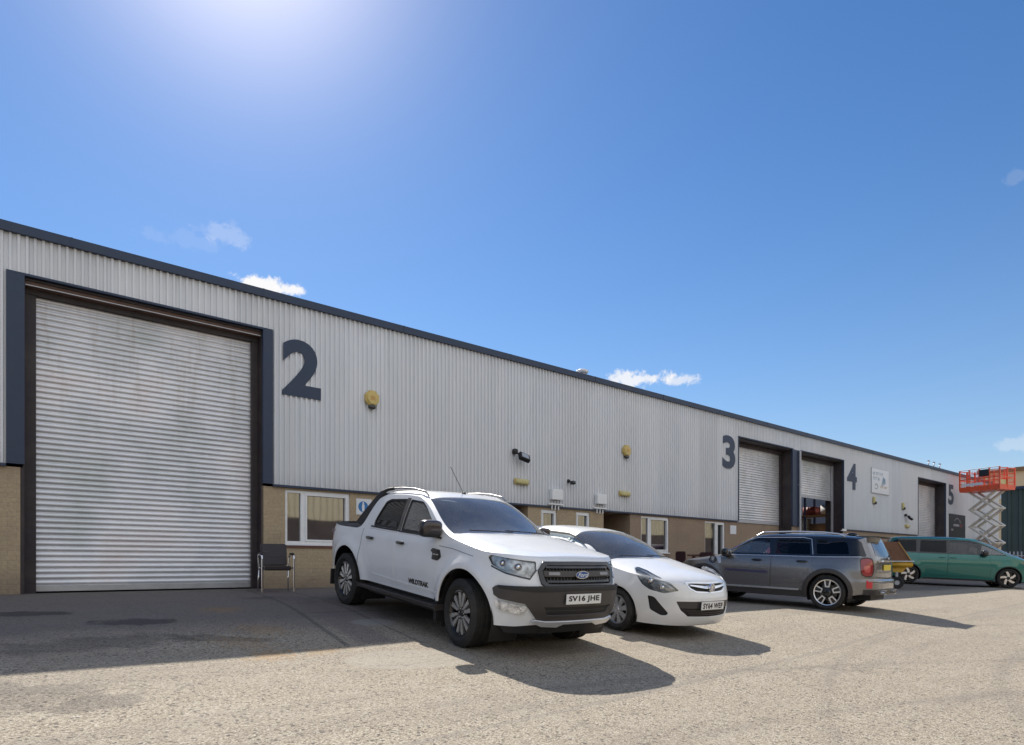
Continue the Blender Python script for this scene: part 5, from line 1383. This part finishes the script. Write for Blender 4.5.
# dark banner beside bay 5
t=empty('banner',(44.35,-.05,2.70),label='dark banner with pale car outline on the wall under the number 5',cat='sign')
mb=MB(); mb.box(-1.35,1.35,-.03,0,-.66,.66); mb.build('board',M['board_dark'],t)
mb=MB(); mb.path([(-.55,-.034,.28),(-.3,-.034,.40),(-.05,-.034,.44),(.25,-.034,.34),(.45,-.034,.30)],.022,6); mb.path([(.15,-.034,.24),(.55,-.034,.22)],.02,6); mb.box(-.7,.25,-.036,-.031,-.02,.10); mb.box(-1.05,-.75,-.036,-.031,-.28,-.18); mb.build('pale_outline',M['board_grey'],t)
mb=MB(); mb.box(.40,.72,-.036,-.031,-.05,.12); mb.build('red_mark',M['board_red'],t)
# roof items
t=empty('roof_vent',(13.85,.25,5.75),label='small white vent cowl poking above the roof edge',cat='roof vent')
mb=MB(); mb.tube((0,0,0),(0,0,.14),.09,14); mb.blob((0,0,.18),(.16,.16,.07),.8); mb.build('cowl',M['sign_white'],t)
mb=MB(); mb.tube((-.22,0,0),(-.20,0,.20),.02,8); mb.build('stub_pipe',M['steel'],t)
for i,x in enumerate((40.6,41.4,42.3)):
    t=empty('roof_post',(x,.2,5.74),label=['short steel post on the roof edge, furthest left of three above bay 5','middle one of the three short steel posts on the roof edge above bay 5','short steel post on the roof edge nearest the red lift platform'][i],cat='post',group='three short posts on the roof edge')
    mb=MB(); mb.tube((0,0,0),(.08,0,.36),.03,8); mb.box(.0,.16,-.04,.04,.33,.38); mb.build('post',M['downpipe'],t)
# ------------------------------------------------------------------ armchair by the wall
t=empty('office_chair',(4.60,-1.0,float(gz(4.60,-1.0))),R(-12),label='black padded armchair with curved chrome legs beside the roller shutter',cat='chair')
mb=MB(); mb.box(-.25,.25,-.27,.24,.38,.46,bev=.03); mb.build('seat',M['dark_vinyl'],t)
Mx=Matrix.Translation((0,.23,.66))@Matrix.Rotation(R(-9),4,'X')
mb=MB(); mb.box(-.23,.23,-.025,.025,-.20,.21,M=Mx,bev=.02); mb.build('backrest',M['dark_vinyl'],t)
mb=MB(); mb.box(-.20,-.10,-.032,-.026,.05,.065,M=Mx); mb.box(-.10,.10,-.032,-.026,-.03,-.015,M=Mx); mb.build('back_label',M['seam'],t)
for s in(-1,1):
    mb=MB(); mb.path([(s*.27,-.27,0),(s*.27,-.265,.58),(s*.27,-.23,.64),(s*.27,-.1,.67),(s*.27,.16,.66),(s*.27,.215,.62),(s*.25,.23,.40)],.0155,10); mb.tube((s*.27,-.262,.43),(s*.24,.22,.43),.011,8); mb.build('leg',M['chrome'],t)
    mb=MB(); mb.path([(s*.25,.23,.42),(s*.27,.30,0)],.0125,8); mb.build('leg',M['chrome'],t)
    mb=MB(); mb.blob((s*.27,-.05,.68),(.028,.15,.018),.6); mb.build('arm_pad',M['dark_vinyl'],t)
# ------------------------------------------------------------------ picnic table and stacked chairs
def picnic(x,y,rz):
    t=empty('picnic_table',(x,y,float(gz(x,y))),rz,label='weathered wooden picnic table by the wall behind the crossover bonnet',cat='table')
    mb=MB()
    for k in range(5): mb.box(-.8,.8,-.36+k*.146,-.36+k*.146+.135,.70,.74)
    mb.build('tabletop',M['wood'],t)
    for s in(-1,1):
        mb=MB(); mb.box(-.8,.8,s*.72-.12,s*.72+.12,.42,.455); mb.build('bench_seat',M['wood'],t)
        for q in(-1,1):
            mb=MB(); mb.bar((s*.6,q*.25,.70),(s*.6,q*.62,0),.09,.04,up=(1,0,0)); mb.build('leg',M['wood'],t)
        mb=MB(); mb.box(s*.6-.02,s*.6+.02,-.80,.80,.36,.42); mb.build('cross_rail',M['wood'],t)
picnic(18.05,-1.25,R(4))
bpy.data.objects['picnic_table'].scale=(1.15,1.0,1.27)
def stackchair(x,y,rz,lb):
    t=empty('cafe_chair',(x,y,float(gz(x,y))),rz,label=lb,cat='chair',group='dark cafe chairs by the picnic table')
    mb=MB(); mb.box(-.2,.2,-.2,.2,.43,.46,bev=.01); mb.build('seat',M['dark_vinyl'],t)
    mb=MB()
    mb.box(-.2,.2,.175,.215,.50,1.02,bev=.03); mb.build('backrest',M['dark_red_cloth'],t)
    for sx in(-1,1):
        for sy in(-1,1):
            mb=MB(); mb.tube((sx*.17,sy*.17,.43),(sx*.2,sy*.2,0),.014); mb.build('leg',M['black'],t)
stackchair(16.75,-1.15,R(80),'dark red chair left of the picnic table, close to the tall window')
stackchair(17.05,-1.75,R(100),'dark red chair tucked in front of the left end of the picnic table')
# ------------------------------------------------------------------ yellow trailer with tilted board
t=empty('plant_trailer',(25.2,-4.15,float(gz(25.2,-4.15))),R(-68),label='small yellow trailer with a tilted brown board, between the grey crossover and the green carrier',cat='trailer')
mb=MB(); mb.box(-.62,.16,-.5,.5,.72,.90,bev=.03); mb.prism([(-.5,.74),(.0,.74),(-.15,.55),(-.4,.55)],-.4,.4); mb.build('body',M['trailer_yellow'],t)
mb=MB(); mb.box(-.64,.20,-.53,.53,.905,.94,bev=.01); mb.build('rim',M['sign_white'],t)
Mx=Matrix.Translation((-.28,-.45,.945))@Matrix.Rotation(R(0),4,'Z')
mb=MB(); mb.prism([(-.55,0),(.38,0),(.02,.64),(-.55,.64)],.0,.03,M=Mx); o=mb.build('tilted_board',M['board_brown'],t)
mb=MB(); mb.bar((.10,-.47,.96),(-.26,-.47,1.58),.03,.03); mb.build('board_edge',M['sign_orange'],o)
for s in(-1,1):
    mb=MB(); mb.lathe([(.08,-.05),(.17,-.06),(.20,-.04),(.20,.04),(.17,.06),(.08,.05)],28); w=mb.build('wheel',M['tyre'],t,(-.30,s*.40,.20))
    mb=MB(); mb.box(-.33,-.27,s*.40-.02,s*.40+.02,.20,.56); mb.build('axle_leg',M['steel'],t)
    mb=MB(); mb.lathe([(.0,-.04),(.08,-.04),(.08,.04),(0,.04)],16); mb.build('hub',M['steel'],w)
mb=MB(); mb.bar((-.7,0,.5),(-1.5,0,.45),.07,.07); mb.tube((-1.45,0,.45),(-1.45,0,.03),.03); mb.build('tow_bar',M['steel'],t)
# ------------------------------------------------------------------ scissor lift
t=empty('scissor_lift',(43.35,-1.75,float(gz(43.35,-1.75))),R(74-90),label='raised scissor lift with an orange caged platform on cream crossed arms',cat='scissor lift')
LW,LL=1.15,1.8   # local x = width, local y = length
pb=4.50-float(gz(43.35,-1.75)); W2,L2=LW/2+.08,LL/2
mb=MB(); mb.box(-LW/2,LW/2,-L2+.1,L2-.1,.30,.85,bev=.04); mb.build('chassis',M['lift_orange'],t)
for sx in(-1,1):
    for sy in(-1,1):
        mb=MB(); mb.lathe([(.05,-.07),(.2,-.07),(.23,-.04),(.23,.04),(.2,.07),(.05,.07)],24,'x'); mb.build('wheel',M['tyre'],t,(sx*(LW/2-.02),sy*(L2-.4),.23))
nst=4; z0=.9; zt=pb-.05; hh=(zt-z0)/nst
for sx in(-1,1):
    for k in range(nst):
        za=z0+k*hh; zb=za+hh; xo=sx*.42
        for q,(ya,yb) in enumerate(((-.66,.66),(.66,-.66))):
            mb=MB(); mb.bar((xo-sx*.09*q,ya,za),(xo-sx*.09*q,yb,zb),.075,.20,up=(1,0,0)); mb.build('scissor_arm',M['lift_cream'],t)
for k in range(nst+1):
    for y in(-.66,.66):
        if k in(0,nst) : continue
        mb=MB(); mb.tube((-.45,y,z0+k*hh),(.45,y,z0+k*hh),.035); mb.build('pivot_shaft',M['lift_cream'],t)
mb=MB(); mb.tube((0,-.6,z0+.3*hh),(0,.3,z0+1.7*hh),.06); mb.tube((0,-.15,z0+1.0*hh),(0,.35,z0+1.75*hh),.04); mb.build('lift_ram',M['steel'],t)
mb=MB(); mb.box(-W2,W2,-L2-.15,L2+.15,pb-.02,pb+.08); mb.box(-W2,-W2+.03,-L2-.15,L2+.15,pb+.08,pb+.24); mb.box(W2-.03,W2,-L2-.15,L2+.15,pb+.08,pb+.24); mb.box(-W2+.03,W2-.03,-L2-.15,-L2-.12,pb+.08,pb+.24); mb.box(-W2+.03,W2-.03,L2+.12,L2+.15,pb+.08,pb+.24); P_=mb.build('platform',M['lift_orange'],t)
ys=np.linspace(-L2-.13,L2+.13,5)
for sx in(-1,1):
    mb=MB()
    for y in ys: mb.box(sx*W2-.03,sx*W2+.03,y-.03,y+.03,pb+.08,pb+1.15)
    mb.box(sx*W2-.022,sx*W2+.022,ys[0],ys[-1],pb+.62,pb+.67)
    mb.build('guard_rail',M['lift_orange'],t)
    mb=MB(); mb.tube((sx*W2,ys[0],pb+1.17),(sx*W2,ys[-1],pb+1.17),.022); mb.build('top_rail',M['steel'],t)
    mb=MB()
    for a,b in zip(ys[:-1],ys[1:]):
        for k in range(1,6): 
            yy=a+(b-a)*k/6; mb.box(sx*W2-.006,sx*W2+.006,yy-.006,yy+.006,pb+.24,pb+1.1)
    mb.box(sx*W2-.008,sx*W2+.008,ys[0],ys[-1],pb+.86,pb+.90); mb.box(sx*W2-.008,sx*W2+.008,ys[0],ys[-1],pb+.40,pb+.43)
    mb.build('mesh_panel',M['lift_orange'],t)
for y in(ys[0],ys[-1]):
    mb=MB()
    for x in(-W2,0,W2): mb.box(x-.032,x+.032,y-.032,y+.032,pb+.08,pb+1.16)
    mb.box(-W2,W2,y-.02,y+.02,pb+1.10,pb+1.14); mb.box(-W2,W2,y-.02,y+.02,pb+.60,pb+.65); mb.build('guard_rail',M['lift_orange'],t)
mb=MB(); mb.box(-W2+.02,.0,ys[0]+.03,ys[0]+.05,pb+.12,pb+.5); mb.build('warning_panel',M['lamp_yellow'],t)
mb=MB(); mb.box(-W2-.16,-W2-.03,ys[0]+.5,ys[0]+.95,pb+.72,pb+1.08,bev=.02); mb.build('control_box',M['black'],t)
mb=MB(); mb.box(-W2-.045,-W2-.03,-.2,.9,pb+.28,pb+.42); mb.build('white_decal',M['sign_white'],t)
# ------------------------------------------------------------------ distant buildings and fence
def green_shed():
    m,nt,out=newmat('green_cladding'); p=N(nt,'ShaderNodeBsdfPrincipled'); tc=N(nt,'ShaderNodeTexCoord').outputs['Object']
    L(nt,ramp(nt,noise(nt,tc,.5,5),[(.3,(.030,.048,.043)),(.7,(.045,.068,.060))]),p.inputs['Base Color']); p.inputs['Roughness'].default_value=.5; L(nt,p.outputs[0],out.inputs[0])
    M['green_clad']=m
    t=empty('green_warehouse',(90,9,0),label='dark green ribbed warehouse behind the pale steel fence',cat='building')
    mb=MB(); ys=[];y=0.0
    pts=[]
    while y>-60:
        for f,d in((0,0),(.55,0),(.65,1),(.9,1)): pts.append((-.16*d,y-f*1.0))
        y-=1.0
    n=len(pts); mb.add([(a,b,0) for a,b in pts]+[(a,b,8.8) for a,b in pts],[(i,i+1,n+i+1,n+i) for i in range(n-1)])
    mb.box(.01,20,-59,0,0,8.8); mb.build('wall',m,t)
    mb=MB(); mb.box(-.4,20.2,-59.2,.2,8.8,9.1); mb.build('roof',M['navy'],t)
green_shed()
t=empty('tan_building',(130,21.5,0),label='tall sandy building beyond the green warehouse at the right edge',cat='building')
mb=MB(); mb.box(0,25,-60,0,0,15.4); mb.build('wall',M['tan_wall'],t)
mb=MB(); mb.box(-.5,25.5,-60.5,.5,15.4,16.0); mb.build('roof',M['carton'],t)
for k in range(6):
    mb=MB(); mb.box(-.06,0,-6-k*9,-2.5-k*9,11.2,12.8); w=mb.build('window',M['upvc'],t); mb=MB(); mb.box(-.08,-.06,-5.7-k*9,-2.8-k*9,11.5,12.5); mb.build('pane',M['pane'],w)
t=empty('palisade_fence',(70,6,0),label='pale steel palisade fence in front of the green warehouse',cat='fence')
mb=MB(); mb.box(-.02,.02,-16,0,.35,.41); mb.box(-.02,.02,-16,0,1.25,1.31); mb.build('rail',M['steel'],t)
for k in range(60):
    y=-k*.27-.1; mb=MB(); mb.prism([(y-.05,.03),(y+.05,.03),(y+.05,1.55),(y+.02,1.68),(y,1.6),(y-.02,1.68),(y-.05,1.55)],-.035,-.022,M=Matrix.Rotation(R(90),4,'Z')@Matrix.Scale(-1,4,(1,0,0)) if False else None)
    # prism runs in x/z; turn it so the pales face -x
    mb.v=[(yy,xx,zz) for xx,yy,zz in mb.v]
    mb.build('pale',M['downpipe'],t)
t=empty('low_red_wall',(66,5,0),label='low red brown wall at the foot of the steel fence',cat='wall')
mb=MB(); mb.box(0,.3,-14,0,-.1,1.05); mb.build('brickwork',M['reddish'],t)
mb=MB(); mb.box(-.03,.33,-14.02,.02,1.05,1.12); mb.build('coping',M['wood'],t)
# sheds on the other side of the yard, seen in the window reflections
m,nt,out=newmat('cream_cladding'); p=N(nt,'ShaderNodeBsdfPrincipled'); tc=N(nt,'ShaderNodeTexCoord').outputs['Object']
L(nt,ramp(nt,noise(nt,tc,.4,5),[(.3,(.62,.55,.38)),(.7,(.70,.63,.46))]),p.inputs['Base Color']); p.inputs['Roughness'].default_value=.5; L(nt,p.outputs[0],out.inputs[0])
t=empty('cream_warehouse',(0,-36,-1.3),label='cream ribbed warehouse facing the yard from the other side',cat='building')
mb=MB(); pts=[]; x=-60.0
while x<75:
    for f,d in((0,0),(.55,0),(.65,1),(.9,1)): pts.append((x+f*.5,.08*d))
    x+=.5
n=len(pts); mb.add([(a,b,5.3) for a,b in pts]+[(a,b,9.5) for a,b in pts],[(i,i+1,n+i+1,n+i) for i in range(n-1)]); mb.box(-60,75,-20,-.01,5.3,9.5); mb.build('cladding',m,t)
mb=MB(); mb.box(-60,75,-20,-.05,0,5.3); mb.build('brick_wall',M['yard_dark'],t)
mb=MB(); mb.box(-60.2,75.2,-20.2,.2,9.5,9.8); mb.build('roof',M['roof_sheet'],t)
# ------------------------------------------------------------------ vehicles
def G(x,y): return (x,y,float(gz(x,y)))
def setcar(c,near_front,near_rear,side,halfw):
    f=Vector(G(*near_front)); r=Vector(G(*near_rear)); X=(f-r).normalized(); Yv=Vector((0,0,1)).cross(X).normalized()
    o=f+Yv*(halfw*side); 
    # seat both axles on the ground under the car centre line
    of=Vector(G(o.x,o.y)); rr=o-X*c.wb; orr=Vector(G(rr.x,rr.y)); X=(of-orr).normalized(); Yv=Vector((0,0,1)).cross(X).normalized(); Z=X.cross(Yv)
    c.root.matrix_world=frame(of,X,Yv,Z)
pk=make_pickup(M); setcar(pk,(4.554,-6.70),(4.725,-3.44),1,.905)
hb=make_hatch(M,label='small white hatchback with swept headlights, parked nose out beside the pickup'); setcar(hb,(7.37,-6.58),(7.42,-4.0),1,.83)
su=make_suv(M); setcar(su,(13.26,-4.08),(13.60,-6.74),-1,.90)
vn=make_van(M); setcar(vn,(30.2,-5.83),(28.7,-2.97),1,.95)
rc=make_hatch(M,paint='red_paint',label='red hatchback mostly hidden behind the grey crossover, parked along the wall',plate_txt='',detail=False,wheelkind='cap'); setcar(rc,(21.4,-3.0),(18.9,-3.0),1,.83)
# ------------------------------------------------------------------ sky, sun, camera
sd=Vector((224.6,693,700)).normalized(); el=math.asin(sd.z); az=math.atan2(sd.x,sd.y)
w=bpy.data.worlds.new('World'); scene.world=w; w.use_nodes=True; nt=w.node_tree
for n in list(nt.nodes): nt.nodes.remove(n)
out=nt.nodes.new('ShaderNodeOutputWorld'); bg=N(nt,'ShaderNodeBackground'); bg.inputs[1].default_value=SKYSTR
sk=N(nt,'ShaderNodeTexSky',sky_type='NISHITA'); sk.sun_disc=False; sk.sun_elevation=el; sk.sun_rotation=az; sk.altitude=0; sk.air_density=1.0; sk.dust_density=DUST; sk.ozone_density=1.8
tc=N(nt,'ShaderNodeTexCoord').outputs['Generated']
nrm=N(nt,'ShaderNodeVectorMath',operation='NORMALIZE'); L(nt,tc,nrm.inputs[0]); D_=nrm.outputs[0]
sx=N(nt,'ShaderNodeSeparateXYZ'); L(nt,D_,sx.inputs[0])
azn=mth(nt,'ARCTAN2',sx.outputs[0],sx.outputs[1]); eln=mth(nt,'ARCSINE',sx.outputs[2])
sky=sk.outputs[0]
# glow of the air round the sun
dt=N(nt,'ShaderNodeVectorMath',operation='DOT_PRODUCT'); L(nt,D_,dt.inputs[0]); dt.inputs[1].default_value=sd
ang=mth(nt,'ARCCOSINE',mth(nt,'MINIMUM',dt.outputs['Value'],1.0))
g1=mth(nt,'EXPONENT',mth(nt,'MULTIPLY',mth(nt,'MULTIPLY',ang,ang),-1/(.14**2)))
g2=mth(nt,'EXPONENT',mth(nt,'MULTIPLY',ang,-1/.17))
gsum=mth(nt,'ADD',mth(nt,'MULTIPLY',g1,GLOW1),mth(nt,'MULTIPLY',g2,GLOW2))
gc=N(nt,'ShaderNodeVectorMath',operation='SCALE'); gc.inputs[0].default_value=(1.0,.84,.66); L(nt,gsum,gc.inputs['Scale'])
hsv=N(nt,'ShaderNodeHueSaturation'); hsv.inputs['Saturation'].default_value=SKYSAT; hsv.inputs['Value'].default_value=1.0; hsv.inputs['Hue'].default_value=SKYHUE; L(nt,sky,hsv.inputs['Color'])
add=N(nt,'ShaderNodeVectorMath',operation='ADD'); L(nt,hsv.outputs[0],add.inputs[0]); L(nt,gc.outputs[0],add.inputs[1])
hz=mth(nt,'MULTIPLY',mth(nt,'EXPONENT',mth(nt,'MULTIPLY',mth(nt,'MAXIMUM',eln,0.0),-1/.16)),.75)
col=mixc(nt,hz,add.outputs[0],(3.3,4.1,5.4))
# clouds: small fair-weather puffs at fixed bearings
U_=(.7627672517,.6466731166)
def bearing(px,py):
    a=px-512; X_=U_[0]*a+U_[1]*674; Y_=-U_[1]*a+U_[0]*674; z=565.5-py
    return math.atan2(X_,Y_), math.atan2(z,math.hypot(X_,Y_))
cn=noise(nt,D_,30,9,.68); cn2=noise(nt,D_,95,8,.65)
def cloud(px,py,rx,ry,dens,col,tilt=0,thr=.42,br=None):
    A,E=bearing(px,py); x=mth(nt,'DIVIDE',mth(nt,'SUBTRACT',azn,A),rx/674); y=mth(nt,'DIVIDE',mth(nt,'SUBTRACT',eln,E),ry/674)
    if tilt: y=mth(nt,'ADD',y,mth(nt,'MULTIPLY',x,tilt))
    r=mth(nt,'SQRT',mth(nt,'ADD',mth(nt,'MULTIPLY',x,x),mth(nt,'MULTIPLY',y,y)))
    f=mth(nt,'SUBTRACT',mth(nt,'ADD',mth(nt,'ADD',mth(nt,'MULTIPLY',cn,2.6),mth(nt,'MULTIPLY',cn2,1.3)),-1.1),r)
    m=N(nt,'ShaderNodeMapRange',interpolation_type='SMOOTHSTEP'); m.inputs[1].default_value=-.10+thr-.42; m.inputs[2].default_value=.45+thr-.42; m.inputs[4].default_value=dens; L(nt,f,m.inputs[0])
    return mixc(nt,m.outputs[0],col,br or (CB,CB*.985,CB*.97))
bn=noise(nt,D_,2.6,9,.6)  # added cloud bank behind the camera, out of view, brightening the shaded facade
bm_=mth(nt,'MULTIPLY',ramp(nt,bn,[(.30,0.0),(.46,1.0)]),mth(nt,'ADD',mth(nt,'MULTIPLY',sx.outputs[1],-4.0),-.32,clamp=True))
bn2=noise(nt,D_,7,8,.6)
col=mixc(nt,bm_,col,mixc(nt,ramp(nt,bn2,[(.3,0.0),(.7,1.0)]),(CB_FILL*.66,CB_FILL*.74,CB_FILL*.88),(CB_FILL*.95,CB_FILL*.98,CB_FILL*1.04)))
for a in CLOUDS: col=cloud(a[0],a[1],a[2],a[3],a[4],col,*(a[5:]))
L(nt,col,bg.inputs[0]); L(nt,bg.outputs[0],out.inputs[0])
sl=bpy.data.lights.new('sun','SUN'); sl.energy=SUN; sl.angle=R(.53); sl.color=(1,.94,.85)
so=bpy.data.objects.new('sun',sl); COL.objects.link(so); so.rotation_euler=sd.to_track_quat('Z','Y').to_euler(); so.location=(20,40,40)
cd=bpy.data.cameras.new('camera'); cam=bpy.data.objects.new('camera',cd); COL.objects.link(cam); scene.camera=cam
cam.location=(0,-13,.45); cd.sensor_width=36; cd.lens=674/1024*36; cd.shift_y=(565.5-372.5)/1024; cd.clip_end=3000; cd.clip_start=.05
cam.rotation_euler=(R(90),0,-math.atan2(U_[1],U_[0]))
scene.view_settings.view_transform='Standard'; scene.view_settings.look='None'; scene.view_settings.exposure=EXPO; scene.view_settings.gamma=1
scene.render.resolution_x=1024; scene.render.resolution_y=745
scene.cycles.max_bounces=8; scene.cycles.transparent_max_bounces=16
